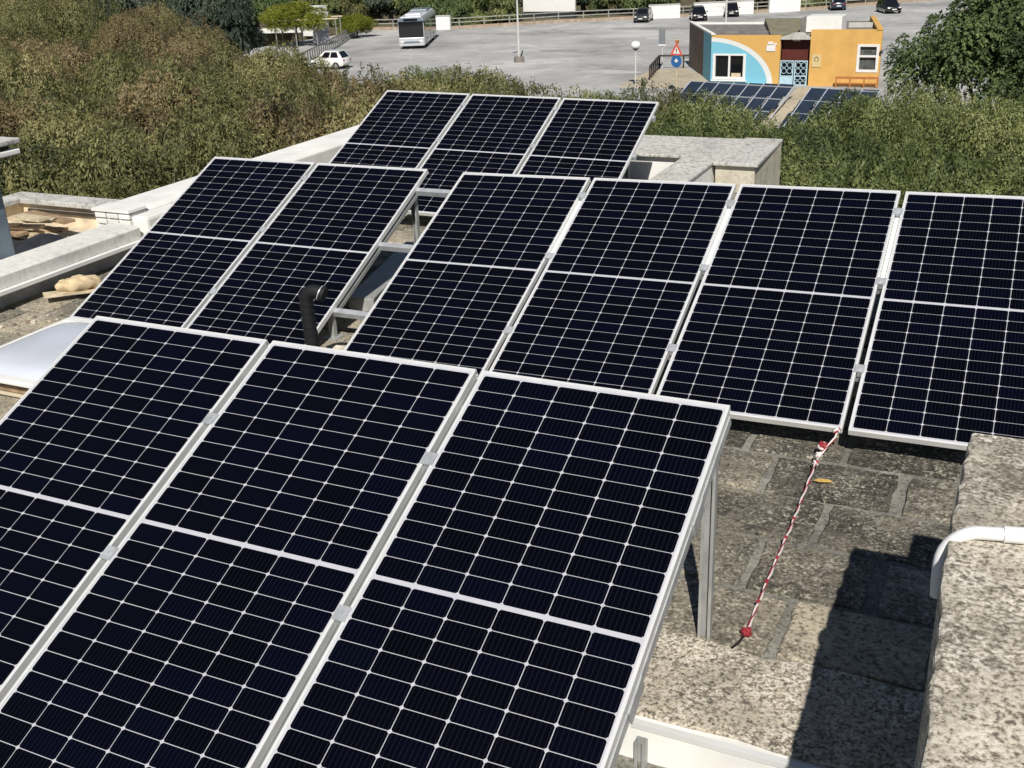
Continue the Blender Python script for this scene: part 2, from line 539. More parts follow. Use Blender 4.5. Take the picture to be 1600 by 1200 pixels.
tag(MB().prism([(-76, 113), (-58, 116.5), (-48.4, 123.5), (-35, 131), (-22, 139), (-9.8, 152), (8, 165), (60, 200), (60, 420), (-330, 420), (-330, 60), (-90, 70)], GZ + 0.1, LZ + 0.2).build('bank', 'dry_soil'), kind='structure')

# ---------------------------------------------------------------- the building whose roof carries the panels
house = thing('rooftop_building', 'flat roofed white building with stone paved roof under the solar panels', 'building', (0, 0, GZ))
HZ = -GZ      # children of the house are written in world heights + HZ


def H(o):
    o.location.z += HZ
    return o


H(MB().prism([(-3.43, -8.5), (9.0, -8.5), (9.0, 5.2), (1.6, 5.2), (1.6, 8.8), (-3.75, 8.8), (-3.75, 3.6), (-3.43, 3.6)], GZ, -0.40).build('facade', 'white_plaster', house))
deck = H(MB().prism([(-3.27, -0.62), (8.9, -0.62), (8.9, 5.1), (1.5, 5.1), (1.5, 8.7), (-3.4, 8.7), (-3.4, 3.7), (-3.27, 3.7)], -0.396, -0.014).build('roof_deck', 'mortar', house))
H(MB().prism([(-3.40, -8.4), (8.9, -8.4), (8.9, -0.72), (-3.40, -0.72)], -0.397, -0.165).build('lower_roof', 'mortar', house))
H(MB().box(-3.3, 8.8, -0.72, -0.622, -0.39, -0.004).build('step_wall', 'white_plaster', house))

# pavers, real slabs with recessed mortar joints
rp = random.Random(11)
pav_me = {}


def paver_mesh(w, d, k):
    key = (round(w, 2), k)
    if key in pav_me:
        return pav_me[key]
    rr = random.Random(hash(key) % 9999)
    n = 6
    pts = []
    hw, hd = w / 2, d / 2
    for side in range(4):
        for i in range(n):
            t = i / n
            x, y = [(-hw + w * t, -hd), (hw, -hd + d * t), (hw - w * t, hd), (-hw, hd - d * t)][side]
            j = 0.008
            pts.append((x + rr.uniform(-j, j), y + rr.uniform(-j, j)))
    N_ = len(pts)
    vs = [(x, y, -0.03) for x, y in pts] + [(x, y, -0.006 + rr.uniform(-.002, .002)) for x, y in pts] + [(x * 0.965, y * 0.95, rr.uniform(-0.002, 0.003)) for x, y in pts] + [(0, 0, 0.002)]
    fs = []
    for a in (0, N_):
        fs += [(a + i, a + (i + 1) % N_, a + N_ + (i + 1) % N_, a + N_ + i) for i in range(N_)]
    fs += [(2 * N_ + i, 2 * N_ + (i + 1) % N_, 3 * N_) for i in range(N_)]
    pav_me[key] = MB().add(vs, fs).mesh('paver', 'paver_stone')
    return pav_me[key]


ROWS_Y = []
y = -0.17
while y < 8.3:
    h = 0.435
    ROWS_Y.append((y, y + h))
    y += h
npav = 0
for ri, (ya, yb) in enumerate(ROWS_Y):
    x = 3.996 - (0.0 if ri % 2 == 0 else 0.28)
    if ri % 2:
        segs = [(x + 0.02, 3.996)]
    else:
        segs = []
    while x > -3.1:
        w = rp.choice((0.52, 0.58, 0.64, 0.58))
        segs.append((x - w, x))
        x -= w
    for (xa, xb) in segs:
        w = xb - xa - 0.045
        if w < 0.12:
            continue
        cx, cy = (xa + xb) / 2, (ya + yb) / 2
        if cx > 1.35 and cy > 4.9:
            continue
        if -0.45 < cx - 0.9 < 0.45 and cy > 4.7:
            continue
        if cy > 6.0 and cx < -3.0:
            continue
        if npav >= 295:
            continue
        # skip what no view from about here can see: wholly under the panels and away from edges
        me = paver_mesh(round(w, 2), 0.395, rp.randrange(3))
        o = link('paver', me, deck)
        o.location = (cx, cy + rp.uniform(-.006, .006), rp.uniform(-0.004, 0.004))
        o.rotation_euler = (rp.uniform(-.006, .006), rp.uniform(-.006, .006), rp.uniform(-.012, .012) + (math.pi if rp.random() < .5 else 0))
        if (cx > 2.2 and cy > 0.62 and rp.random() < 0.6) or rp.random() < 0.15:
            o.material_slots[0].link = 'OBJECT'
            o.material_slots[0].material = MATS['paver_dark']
        npav += 1

# ragged light concrete curb in front of the pavers
rr = random.Random(3)
far = [(-3.2 + 0.12 * i, -0.185 + rr.uniform(-0.022, 0.022)) for i in range(60)]
far = [p for p in far if p[0] < 3.98] + [(3.997, -0.18)]
near = [(-3.2 + 0.15 * i, -0.675 + rr.uniform(-0.02, 0.012)) for i in range(48)]
near = [p for p in near if p[0] < 3.98] + [(3.997, -0.675)]
cpoly = near + list(reversed(far))
H(MB().prism(cpoly, -0.003, 0.014).build('curb_strip', 'curb_concrete', house, bevel=0.006))

# ---------------------------------------------------------------- west parapet with overhanging cap
wp = thing('parapet_wall', 'long low grey and white parapet running back along the left roof edge', 'wall', (-3.3, 1.5, 0))
def at(o, p):
    o.location = -Vector(p)
    return o
at(MB().box(-3.43, -3.26, -6.0, 3.49, -0.39, 0.175).build('base', 'grey_plaster', wp), (-3.3, 1.5, 0))
at(MB().extr_y([(-3.45, 0.177), (-3.13, 0.177), (-3.13, 0.285), (-3.16, 0.30), (-3.45, 0.315)], -6.05, 3.50).build('cap', 'parapet_white', wp, bevel=0.006), (-3.3, 1.5, 0))
at(MB().extr_y([(-3.22, 0.150), (-3.085, 0.150), (-3.085, 0.180), (-3.127, 0.182), (-3.127, 0.174), (-3.22, 0.174)], -6.0, 3.48).build('drip_edge', 'white_paint', wp), (-3.3, 1.5, 0))

np_ = thing('parapet_wall', 'white plastered parapet leading back behind the left panel pairs', 'wall', (-3.5, 6.0, 0))
NPO = (-3.5, 6.0, 0)
at(MB().extr_y([(-3.76, -0.39), (-3.30, -0.39), (-3.30, 0.36), (-3.35, 0.40), (-3.76, 0.40)], 3.78, 8.75).build('body', 'white_plaster', np_, bevel=0.012), NPO)
at(MB().box(-3.285, -3.09, 3.56, 4.1, -0.39, 0.365).build('pier', 'white_plaster', np_, bevel=0.03), NPO)
for zz in range(7):          # open hollow bricks show at its south end
    z0 = -0.02 + zz * 0.058
    for xx in range(3):
        at(MB().box(-3.72 + xx * .145, -3.59 + xx * .145, 3.56, 3.70, z0, z0 + 0.044).build('hollow_brick', 'white_plaster', np_, bevel=0.004), NPO)
at(MB().box(-3.73, -3.295, 3.61, 3.778, -0.03, 0.385).build('brick_core', 'grey_plaster', np_), NPO)
at(MB().box(-3.745, -3.288, 3.55, 3.785, 0.388, 0.412).build('end_cap', 'white_plaster', np_), NPO)

# ---------------------------------------------------------------- lower terrace on the far left
ter = thing('terrace', 'lower neighbouring terrace with cream inner walls and weathered coping', 'terrace', (-5.0, 3.0, GZ))
def T_(o):
    o.location = (5.0, -3.0, HZ)
    return o
T_(MB().box(-6.66, -3.455, -3.0, 5.24, GZ, -0.28).build('floor', 'cream_plaster', ter))
T_(MB().box(-6.66, -3.78, 5.06, 5.24, -0.278, -0.06).build('wall', 'cream_plaster', ter))
T_(MB().box(-6.66, -6.48, -3.0, 5.058, -0.278, -0.06).build('wall', 'cream_plaster', ter))
T_(MB().box(-6.72, -3.77, 5.0, 5.30, -0.058, 0.0).build('coping', 'coping_concrete', ter, bevel=0.008))
T_(MB().box(-6.72, -6.42, -3.05, 4.998, -0.058, 0.0).build('coping', 'coping_concrete', ter, bevel=0.008))
T_(MB().beam((-6.35, 5.04, -0.135), (-3.80, 5.04, -0.135), 0.03, 0.03).build('pipe', 'dark_railing', ter))

rr = random.Random(5)
for k in range(9):
    x0 = -6.05 + rr.uniform(-.22, .22)
    y0 = 4.62 + rr.uniform(-.2, .2) - 0.03 * k
    a = rr.uniform(-.5, .5)
    ln = rr.uniform(.45, .85)
    p = MB().box(-ln / 2, ln / 2, -.07, .07, 0, .03).build('plank', 'pale_timber' if k % 3 else 'timber')
    p.location = (x0 + .05 * k, y0, -0.275 + 0.034 * k)
    p.rotation_euler = (0, rr.uniform(-.05, .05), a)
    tag(p, 'loose board, %s from the bottom of the scrap wood heap on the terrace' % ORD[k], 'plank', 'scrap wood on the lower terrace')
shade_mb = MB()
gx, gy = 12, 9
vs = []
for j in range(gy):
    for i in range(gx):
        u, v = i / (gx - 1), j / (gy - 1)
        vs.append((-0.75 + 1.5 * u, -0.45 + .9 * v, 0.02 + 0.16 * math.sin(math.pi * u) * math.sin(math.pi * v) * (1 + .5 * math.sin(7 * u + 5 * v))))
fs = [(j * gx + i, j * gx + i + 1, (j + 1) * gx + i + 1, (j + 1) * gx + i) for j in range(gy - 1) for i in range(gx - 1)]
t = shade_mb.add(vs, fs).build('shade_sheet', 'near_black_matte', smooth=True)  # near-black sheet standing in for the shadow on the terrace floor
t.location = (-5.15, 3.95, -0.28)
tag(t, 'crumpled dark sheet added for shade on the lower terrace beside the boards', 'shade_sheet')

ch = thing('chimney', 'blue grey chimney with pale overhanging cap at the left edge', 'chimney', (-3.75, 2.15, 0))
MB().box(-.26, .27, -.28, .27, -.27, .96).build('shaft', 'blue_grey_paint', ch, bevel=0.01)
MB().box(-.29, .30, -.31, .30, -.268, .30).build('plinth', 'coping_concrete', ch, bevel=0.008)
MB().box(-.20, .20, -.22, .20, .961, 1.13).build('vent_block', 'blue_grey_paint', ch)
MB().box(-.36, .44, -.38, .40, 1.132, 1.175).build('cap', 'white_plaster', ch, bevel=0.01)
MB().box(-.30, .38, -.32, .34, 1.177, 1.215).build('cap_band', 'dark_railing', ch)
MB().box(-.36, .45, -.38, .41, 1.217, 1.26).build('cap', 'coping_concrete', ch, bevel=0.01)

# ---------------------------------------------------------------- white walls at the back right of the roof
bw = thing('parapet_wall', 'white walls with wide grey coping at the back right roof corner', 'wall', (0.6, 8.2, 0))
BO = (0.6, 8.2, 0)
at(MB().box(-0.9, 1.08, 7.76, 8.75, -0.39, 0.265).build('wall', 'white_plaster', bw), BO)
at(MB().box(0.75, 1.105, 4.9, 7.758, -0.02, 0.265).build('wall', 'white_plaster', bw), BO)
at(MB().box(1.142, 1.56, 7.47, 8.78, -0.39, 0.265).build('pier', 'rubble_stone', bw), BO)
at(MB().prism([(-0.95, 7.70), (0.73, 7.70), (0.73, 4.85), (1.12, 4.85), (1.12, 7.66), (1.122, 7.68), (1.122, 8.80), (-0.95, 8.80)], 0.267, 0.300).build('coping', 'coping_concrete', bw, bevel=0.008), BO)
at(MB().prism([(1.125, 7.42), (1.60, 7.42), (1.56, 8.85), (1.125, 8.85)], 0.268, 0.306).build('coping', 'coping_concrete', bw, bevel=0.008), BO)

# ---------------------------------------------------------------- big concrete wall at the right
rwall = thing('boundary_wall', 'thick speckled concrete wall top rising on the right side of the roof', 'wall', (4.4, -2, 0))
RO = (4.4, -2, 0)
rr = random.Random(9)
edge = [(float(np.interp(-0.27 - 0.055 * i, [-8.4, -2.4, -1.87, -1.4, -1.0, -.26], [4.03, 4.03, 4.024, 4.010, 4.001, 4.018])) + rr.uniform(-.007, .005), -0.27 - 0.055 * i) for i in range(150)]
poly = edge + [(4.95, edge[-1][1]), (4.95, -0.26)]
w_ = at(MB().prism(list(reversed(poly)), -0.4, 1.124).build('wall', 'wall_concrete', rwall, bevel=0.012), RO)
at(MB().box(4.34, 4.90, -7.0, -0.27, 1.126, 1.35).build('upstand', 'wall_concrete', rwall), RO)

pp = [(4.60, -0.84, 1.146), (4.3, -0.90, 1.146), (4.16, -0.93, 1.146)]
for k in range(1, 9):
    a = math.pi / 2 * k / 8
    pp.append((4.085 - 0.095 * math.sin(a), -0.945 - 0.03 * k / 8, 1.146 - 0.095 * (1 - math.cos(a))))
pp += [(3.991, -0.98, 1.00), (3.994, -0.982, 0.95)]
pv = thing('drain_pipe', 'white plastic pipe bending over the edge of the concrete wall', 'pipe', (3.98, -1.14, 0))
at(MB().tube(pp, 0.019, 10).build('pipe', 'white_pvc', pv, smooth=True), (3.98, -1.14, 0))
at(MB().tube([(4.13, -0.936, 1.146), (4.20, -0.921, 1.146)], 0.023, 12).build('coupling', 'white_pvc', pv, smooth=True), (3.98, -1.14, 0))

# ================================================================ SOLAR PANELS
PW, PL, GAP = 1.038, 2.094, 0.032
CW, CH_, GX, GY, MIDG = 0.1638, 0.0815, 0.0033, 0.0029, 0.020
LIP = 0.012
c = 0.007
oct_ = [(-CW / 2 + c, -CH_ / 2), (CW / 2 - c, -CH_ / 2), (CW / 2, -CH_ / 2 + c), (CW / 2, CH_ / 2 - c), (CW / 2 - c, CH_ / 2), (-CW / 2 + c, CH_ / 2), (-CW / 2, CH_ / 2 - c), (-CW / 2, -CH_ / 2 + c)]
cell_me = MB().prism(oct_, -0.0045, -0.0030).mesh('cell', 'solar_cell')
sheet_me = MB().box(LIP, PW - LIP, -PL + LIP, -LIP, -0.0105, -0.0040).mesh('backsheet', 'backsheet')


def rail_mesh(length):
    # C-shaped aluminium frame profile: lip, web, foot
    return MB().extr_x([(0, 0), (0, -0.035), (0.028, -0.035), (0.028, -0.033), (0.002, -0.033), (0.002, -0.0115), (LIP, -0.0115), (LIP, 0)], 0, length).mesh('frame_rail', 'aluminium')


rail_short = rail_mesh(PW - 0.0006)
rail_long = rail_mesh(PL - 0.0246)
rail_matrix = [
    (rail_short, Matrix.Translation((0.0003, -PL, 0))),
    (rail_short, Matrix.Translation((PW - 0.0003, 0, 0)) @ Matrix.Rotation(math.pi, 4, 'Z')),
    (rail_long, Matrix.Translation((PW, -PL + 0.0123, 0)) @ Matrix.Rotation(math.pi / 2, 4, 'Z')),
    (rail_long, Matrix.Translation((0, -0.0123, 0)) @ Matrix.Rotation(-math.pi / 2, 4, 'Z')),
]
x_first = (PW - (6 * CW + 5 * GX)) / 2 + CW / 2
half = 12 * CH_ + 11 * GY
y_first = (PL - (2 * half + MIDG)) / 2 + CH_ / 2
FR = {
    'A': ((0.0, 0.0, 0.97), (1.0, 0.0, 0.0), (0.0, 0.9205, 0.39073)),
    'B': ((-2.3307, 3.7203, 0.924), (0.99984, 0.01716, -0.00465), (-0.01385, 0.91586, 0.40125)),
    'C': ((0.201, 3.5675, 0.9536), (0.9999, -0.00268, 0.01413), (-0.00315, 0.91775, 0.39714)),
    'D': ((-2.5355, 6.9836, 1.0273), (0.99959, 0.02159, -0.0186), (-0.01253, 0.91913, 0.39375)),
}


def frame_of(row):
    o, x, y = [Vector(v) for v in FR[row]]
    x.normalize()
    y = (y - x * y.dot(x)).normalized()
    z = x.cross(y)
    m = Matrix((x, y, z)).transposed().to_4x4()
    m.translation = o
    return m


def P3(row, u, v, n=0.0):
    """point on a row: u along it, v down the slope from the top edge, n above the glass"""
    return frame_of(row) @ Vector((u, -v, n))


LAB = {
    ('A', 0): 'solar panel at the left end of the nearest row, beside the skylight',
    ('A', 1): 'solar panel in the middle of the nearest row of three',
    ('A', 2): 'solar panel at the right end of the nearest row, held on a steel post',
    ('B', 0): 'solar panel on the left of the left hand pair, above the sand sack',
    ('B', 1): 'solar panel on the right of the left hand pair, behind the black elbow pipe',
    ('C', 0): 'solar panel first from the left in the middle right row of four',
    ('C', 1): 'solar panel second from the left in the middle right row of four',
    ('C', 2): 'solar panel third from the left in the middle right row, rope tied to its corner',
    ('C', 3): 'solar panel at the right end of the middle row, partly behind the concrete wall',
    ('D', 0): 'solar panel at the left end of the farthest row, against the trees',
    ('D', 1): 'solar panel in the middle of the farthest row of three',
    ('D', 2): 'solar panel at the right end of the farthest row, beside the white roof walls',
}
rj = random.Random(21)
for row, n in (('A', 3), ('B', 2), ('C', 4), ('D', 3)):
    M0 = frame_of(row)
    for k in range(n):
        root = thing('photovoltaic_module', LAB[(row, k)], 'solar panel', group='solar panels on the roof')
        jit = Matrix.Translation((0, rj.uniform(-.002, .002), rj.uniform(-.0015, .0015)))
        root.matrix_world = M0 @ Matrix.Translation((k * (PW + GAP), 0, 0)) @ jit
        for me, mm in rail_matrix:
            o = link('frame_rail', me, root)
            o.matrix_local = mm
        link('backsheet', sheet_me, root)
        for h_ in range(2):
            for r_ in range(12):
                for c_ in range(6):
                    o = link('cell', cell_me, root)
                    o.location = (x_first + c_ * (CW + GX), -(y_first + h_ * (half + MIDG) + r_ * (CH_ + GY)), 0)

# ---------------------------------------------------------------- mounting frames
FZ = -0.036      # underside of panel frames


def clampbox(row, u, v, parent, base):
    M0 = frame_of(row)
    m = MB().box(-GAP / 2 - 0.010, GAP / 2 + 0.010, -0.03, 0.03, 0.0012, 0.006)
    m.box(-0.007, 0.007, -0.007, 0.007, 0.006, 0.013)
    m.box(-GAP / 2 + .004, GAP / 2 - .004, -0.028, 0.028, -0.034, 0.0011)
    o = m.build('clamp', 'galvanised', parent)
    o.matrix_local = Matrix.Translation(-Vector(parent.location)) @ M0 @ Matrix.Translation((u, -v, 0))
    return o


def channel(a, b, w, h, up, name, mat, parent, lip=0.012, t=0.003):
    """strut channel, open side up"""
    a, b = Vector(a), Vector(b)
    d = (b - a).normalized()
    u = Vector(up)
    u = (u - d * u.dot(d)).normalized()
    s = d.cross(u)
    prof = [(-w / 2, -h / 2), (w / 2, -h / 2), (w / 2, h / 2), (w / 2 - lip, h / 2), (w / 2 - lip, h / 2 - t), (w / 2 - t, h / 2 - t), (w / 2 - t, -h / 2 + t), (-w / 2 + t, -h / 2 + t), (-w / 2 + t, h / 2 - t), (-w / 2 + lip, h / 2 - t), (-w / 2 + lip, h / 2), (-w / 2, h / 2)]
    n = len(prof)
    vs = [p + s * q[0] + u * q[1] for p in (a, b) for q in prof]
    fs = [tuple(range(n)), tuple(reversed(range(n, 2 * n)))] + [(i, n + i, n + (i + 1) % n, (i + 1) % n) for i in range(n)]
    return MB().add(vs, fs).build(name, mat, parent)


def nrm(row):
    return frame_of(row).to_3x3() @ Vector((0, 0, 1))


# nearest row: sloping channels under every joint, tall rear legs, short front legs
ma = thing('mounting_frame', 'galvanised steel mounting frame under the nearest row of panels', 'mounting frame', (0, 0, 0), group='panel mounting frames')
for i, u in enumerate((0.03, PW + GAP / 2, 2 * PW + 1.5 * GAP, 3 * PW + 2 * GAP - 0.018)):
    off = FZ - 0.024
    channel(P3('A', u, 0.02, off), P3('A', u, PL + 0.02, off), 0.044, 0.044, nrm('A'), 'sloping_rail', 'galvanised' if i == 3 else 'shaded_rail_steel', ma)  # rails in the gaps get darker steel for the shade between frames
    for v in (0.50, 1.22):
        if i < 3 and i > 0:
            clampbox('A', u, v, ma, None)
    pr = P3('A', u, 0.185, off)
    xo = 0.012 if i == 3 else 0.0
    channel((pr.x + xo - 0.022, pr.y, -0.012), (pr.x + xo - 0.022, pr.y, pr.z + 0.03), 0.05, 0.035, (0, -1, 0), 'rear_leg', 'dull_steel', ma)
    pf = P3('A', u, 1.75, off)
    channel((pf.x - 0.02, pf.y, -0.163), (pf.x - 0.02, pf.y, pf.z), 0.05, 0.035, (0, -1, 0), 'front_leg', 'dull_steel', ma)
for v in (0.47, 1.70):
    a_, b_ = P3('A', 0.0, v, FZ - 0.070), P3('A', 3 * PW + 2 * GAP, v, FZ - 0.070)
    channel(a_, b_, 0.041, 0.041, nrm('A'), 'cross_rail', 'galvanised', ma)
q = P3('A', 3 * PW + 2 * GAP - 0.004, 0.50, FZ - 0.02)
MB().beam(q + Vector((0.012, 0.06, 0.025)), q + Vector((0.012, -0.05, -0.025)), 0.006, 0.07, nrm('A')).build('bracket', 'galvanised', ma)
q = P3('A', 3 * PW + 2 * GAP - 0.004, 1.22, FZ - 0.02)
MB().beam(q + Vector((0.012, 0.06, 0.025)), q + Vector((0.012, -0.06, -0.03)), 0.006, 0.07, nrm('A')).build('bracket', 'galvanised', ma)
# angle bar along the step with its upright
MB().extr_x([(-0.726, -0.018), (-0.726, 0.004), (-0.702, 0.007), (-0.702, 0.004), (-0.722, 0.001), (-0.722, -0.018)], 3.04, 3.985).build('angle_bar', 'aluminium', ma)
channel((3.085, -0.745, -0.163), (3.085, -0.745, -0.046), 0.04, 0.035, (0, -1, 0), 'upright', 'dull_steel', ma)

mb_ = thing('mounting_frame', 'galvanised rails bridging the left pair and the middle right row of panels', 'mounting frame', (0, 3, 0), group='panel mounting frames')
MBO = (0, 3, 0)
for v in (0.22, 0.90, 1.64):
    a_, b_ = P3('B', -0.03, v, FZ - 0.022), P3('B', 2 * PW + GAP, v, FZ - 0.022)
    c0, c1 = P3('C', 0.0, v, FZ - 0.022), P3('C', 4 * PW + 3 * GAP, v, FZ - 0.022)
    b_ = P3('B', 2 * PW + GAP + 0.55, v, FZ - 0.022)
    at(MB().beam(a_, b_, 0.045, 0.042, nrm('B')).build('cross_rail', 'galvanised', mb_), MBO)
    at(MB().beam(c0, c1, 0.045, 0.042, nrm('C')).build('cross_rail', 'galvanised', mb_), MBO)
    for k in (1, 2, 3):
        o = clampbox('C', k * (PW + GAP) - GAP / 2, v, mb_, None)
    o = clampbox('B', PW + GAP / 2, v, mb_, None)
for k in (1, 2, 3):
    u = k * (PW + GAP) - GAP / 2
    at(MB().beam(P3('C', u, 0.26, FZ + 0.010), P3('C', u, 0.86, FZ + 0.010), GAP - 0.006, 0.018, nrm('C')).build('joint_strip', 'white_paint', mb_), MBO)
for row, us in (('B', (0.12, 1.1, 2.06)), ('C', (0.06, 1.3, 2.7, 4.2))):
    for u in us:
        p0 = P3(row, u, 0.22, FZ - 0.045)
        at(channel((p0.x, p0.y, 0.004), (p0.x, p0.y, p0.z), 0.045, 0.04, (0, -1, 0), 'rear_leg', 'dull_steel', mb_), MBO)
        p1 = P3(row, u, 1.64, FZ - 0.045)
        at(MB().beam((p1.x, p1.y, 0.004), (p1.x, p1.y, p1.z), 0.045, 0.04, (0, -1, 0)).build('front_leg', 'dull_steel', mb_), MBO)
        at(MB().beam(p1 + Vector((0.03, 0, 0)), p0 + Vector((0.03, 0, 0)), 0.03, 0.03).build('brace', 'dull_steel', mb_), MBO)
        for p_ in (p0, p1):
            at(MB().box(p_.x - .06, p_.x + .06, p_.y - .06, p_.y + .06, -0.01, 0.012).build('foot_plate', 'dull_steel', mb_), MBO)

md_ = thing('mounting_frame', 'galvanised steel mounting frame under the farthest row of panels', 'mounting frame', (-1, 6, 0), group='panel mounting frames')
MDO = (-1, 6, 0)
for v in (0.22, 0.90, 1.64):
    at(MB().beam(P3('D', -0.03, v, FZ - 0.022), P3('D', 3 * PW + 2 * GAP + .02, v, FZ - 0.022), 0.045, 0.042, nrm('D')).build('cross_rail', 'galvanised', md_), MDO)
    for k in (1, 2):
        o = clampbox('D', k * (PW + GAP) - GAP / 2, v, md_, None)
for u in (0.1, 1.6, 2.9):
    p0 = P3('D', u, 0.22, FZ - 0.045)
    at(channel((p0.x, p0.y, 0.004), (p0.x, p0.y, p0.z), 0.045, 0.04, (0, -1, 0), 'rear_leg', 'dull_steel', md_), MDO)
    p1 = P3('D', u, 1.64, FZ - 0.045)
    at(MB().beam((p1.x, p1.y, 0.004), (p1.x, p1.y, p1.z), 0.045, 0.04, (0, -1, 0)).build('front_leg', 'dull_steel', md_), MDO)
# ================================================================ SMALL THINGS ON THE ROOF
# black elbow vent pipe between the left pair and the middle row
el = thing('vent_pipe', 'black rubber elbow vent pipe standing between the left pair and middle row', 'pipe', (0.08, 1.60, 0))
pts = [(0, 0, -0.005), (-0.006, 0, 0.30), (-0.012, 0, 0.54)]
for k in range(1, 9):
    a = math.pi * 0.66 * k / 8
    pts.append((-0.012 + 0.062 * (1 - math.cos(a)), 0.02 * k / 8, 0.54 + 0.062 * math.sin(a)))
MB().tube(pts, 0.043, 14).build('pipe', 'black_rubber', el, smooth=True)
for k in range(9):
    z0 = 0.16 + 0.05 * k
    MB().tube([(-0.02 * z0, 0, z0), (-0.02 * z0, 0, z0 + 0.014)], 0.0465, 14).build('rib', 'black_rubber', el, smooth=True)
d_ = (Vector(pts[-1]) - Vector(pts[-2])).normalized()
e0 = Vector(pts[-1])
MB().tube([e0, e0 + d_ * 0.04], 0.050, 14).build('mouth', 'black_rubber', el, smooth=True)
MB().tube([e0 + d_ * 0.008, e0 + d_ * 0.014], 0.0515, 14, cap=False).build('clip_ring', 'galvanised', el, smooth=True)

# flat grey duct lying on the roof below the gap
du = thing('cable_tray', 'flat grey cable tray lying on the roof in the gap between panels', 'cable tray', (-0.5, 3.3, 0))
at(MB().beam((-0.30, 2.75, 0.09), (-0.66, 4.25, 0.09), 0.20, 0.10).build('tray', 'dull_steel', du, bevel=0.006), (-0.5, 3.3, 0))
at(MB().beam((-0.30, 2.75, 0.145), (-0.66, 4.25, 0.145), 0.214, 0.008).build('lid', 'dull_steel', du), (-0.5, 3.3, 0))
for k, (x, y, s) in enumerate(((0.06, 1.95, .10), (0.12, 1.62, .13), (0.02, 1.38, .09))):
    m = MB().sphere((0, 0, 0), s, 8, 6, sc=(1.1, .8, .5))
    rr = random.Random(k)
    m.v = [(a + rr.uniform(-.015, .015), b + rr.uniform(-.015, .015), c_ + rr.uniform(-.01, .01)) for a, b, c_ in m.v]
    o = m.build('loose_stone', 'rubble_stone')
    o.location = (x, y, s * .42)
    tag(o, ['pale loose stone farthest back beside the black vent pipe', 'pale loose stone in the middle beside the black vent pipe', 'pale loose stone nearest the front row beside the vent pipe'][k], 'stone', 'loose stones by the vent pipe')

# skylight
sk = thing('skylight', 'pale domed acrylic skylight with white rim left of the nearest row', 'skylight', (-1.62, 1.14, 0))
for k in range(3):
    e_ = 0.46 + 0.012 * (k % 2)
    MB().box(-e_, e_, -e_, e_, 0.0 + k * 0.04, 0.037 + k * 0.04).build('curb_course', 'cream_plaster' if k % 2 == 0 else 'timber', sk)
rim = MB()
for (x0, x1, y0, y1) in ((-.53, .53, -.53, -.46), (-.53, .53, .46, .53), (-.53, -.46, -.459, .459), (.46, .53, -.459, .459)):
    rim.box(x0, x1, y0, y1, .119, .153)
rim.build('rim', 'white_paint', sk, bevel=0.008)
g = 20
vs = []
for j in range(g):
    for i in range(g):
        u, v = -1 + 2 * i / (g - 1), -1 + 2 * j / (g - 1)
        vs.append((u * .465, v * .465, .142 + .075 * ((1 - u ** 4) * (1 - v ** 4)) ** .6))
fs = [(j * g + i, j * g + i + 1, (j + 1) * g + i + 1, (j + 1) * g + i) for j in range(g - 1) for i in range(g - 1)]
MB().add(vs, fs).build('dome', 'skylight_acrylic', sk, smooth=True)

# sand sack on a board
bd = MB().box(-.27, .27, -.06, .06, 0, .018).build('plank', 'pale_timber')
bd.location = (-2.82, 2.40, 0.045)
bd.rotation_euler = (0, math.radians(3), math.radians(52))
tag(bd, 'narrow pale board under the beige sack by the left parapet', 'plank')
s = MB().sphere((0, 0, 0), 1, 20, 12)
rr = random.Random(2)
s.v = [(x * .19 + .012 * math.sin(9 * y), y * .085 + .012 * math.sin(7 * x + 2 * z), max(z, -.6) * .065 + .010 * math.sin(11 * x + 5 * y)) for x, y, z in s.v]
sk2 = s.build('sand_sack', 'sack_cloth', smooth=True)
sk2.location = (-2.83, 2.43, .105)
sk2.rotation_euler = (0, 0, math.radians(50))
tag(sk2, 'beige sack lying on a board beside the left parapet', 'sack')
spots = sorted((rr.uniform(1.45, 2.2), rr.uniform(-2.85, -2.35)) for _ in range(16))
for k in range(16):
    m = MB().sphere((0, 0, 0), rr.uniform(.010, .026), 6, 4, sc=(1.2, .9, .6))
    o = m.build('stone_chip', 'rubble_stone' if k % 3 else 'brown_render')
    o.location = (spots[k][1], spots[k][0], .010)
    o.rotation_euler = (0, 0, rr.uniform(0, 6))
    tag(o, ('pale' if k % 3 else 'brown') + ' stone chip, ' + ORD[k] + ' nearest the front among the chips left of the skylight', 'stone chip', 'chips scattered by the skylight')

# red and white cord tied to the panel corner
rope = thing('safety_cord', 'red and white twisted cord stretched over the pavers from a panel corner', 'cord', (3.3, 0.9, 0))
RP = (3.3, 0.9, 0)
start = P3('C', 3 * PW + 2 * GAP - 0.02, PL - 0.004, -0.01)
path = [start + Vector((0, -0.012, 0.012)), start + Vector((-0.005, -0.05, -0.03)), Vector((3.30, 1.50, 0.06)), Vector((3.298, 1.36, 0.055)), Vector((3.30, 1.20, 0.05)), Vector((3.305, 0.8, 0.042)), Vector((3.30, 0.35, 0.034)), Vector((3.30, 0.10, 0.028)), Vector((3.30, -0.07, 0.022))]
dense = []
for i in range(len(path) - 1):
    a, b = path[i], path[i + 1]
    n = max(2, int((b - a).length / 0.009))
    for k in range(n):
        dense.append(a + (b - a) * (k / n))
dense.append(path[-1])
mr = MB()
for strand in range(2):
    pts = []
    s_ = 0
    for i, p in enumerate(dense):
        if i:
            s_ += (dense[i] - dense[i - 1]).length
        a = s_ / 0.19 * 2 * math.pi + strand * math.pi
        pts.append(p + Vector((math.cos(a) * .0034, 0, math.sin(a) * .0034)))
    mr.tube(pts, 0.0044 if strand == 0 else 0.0026, 6, mi=strand)
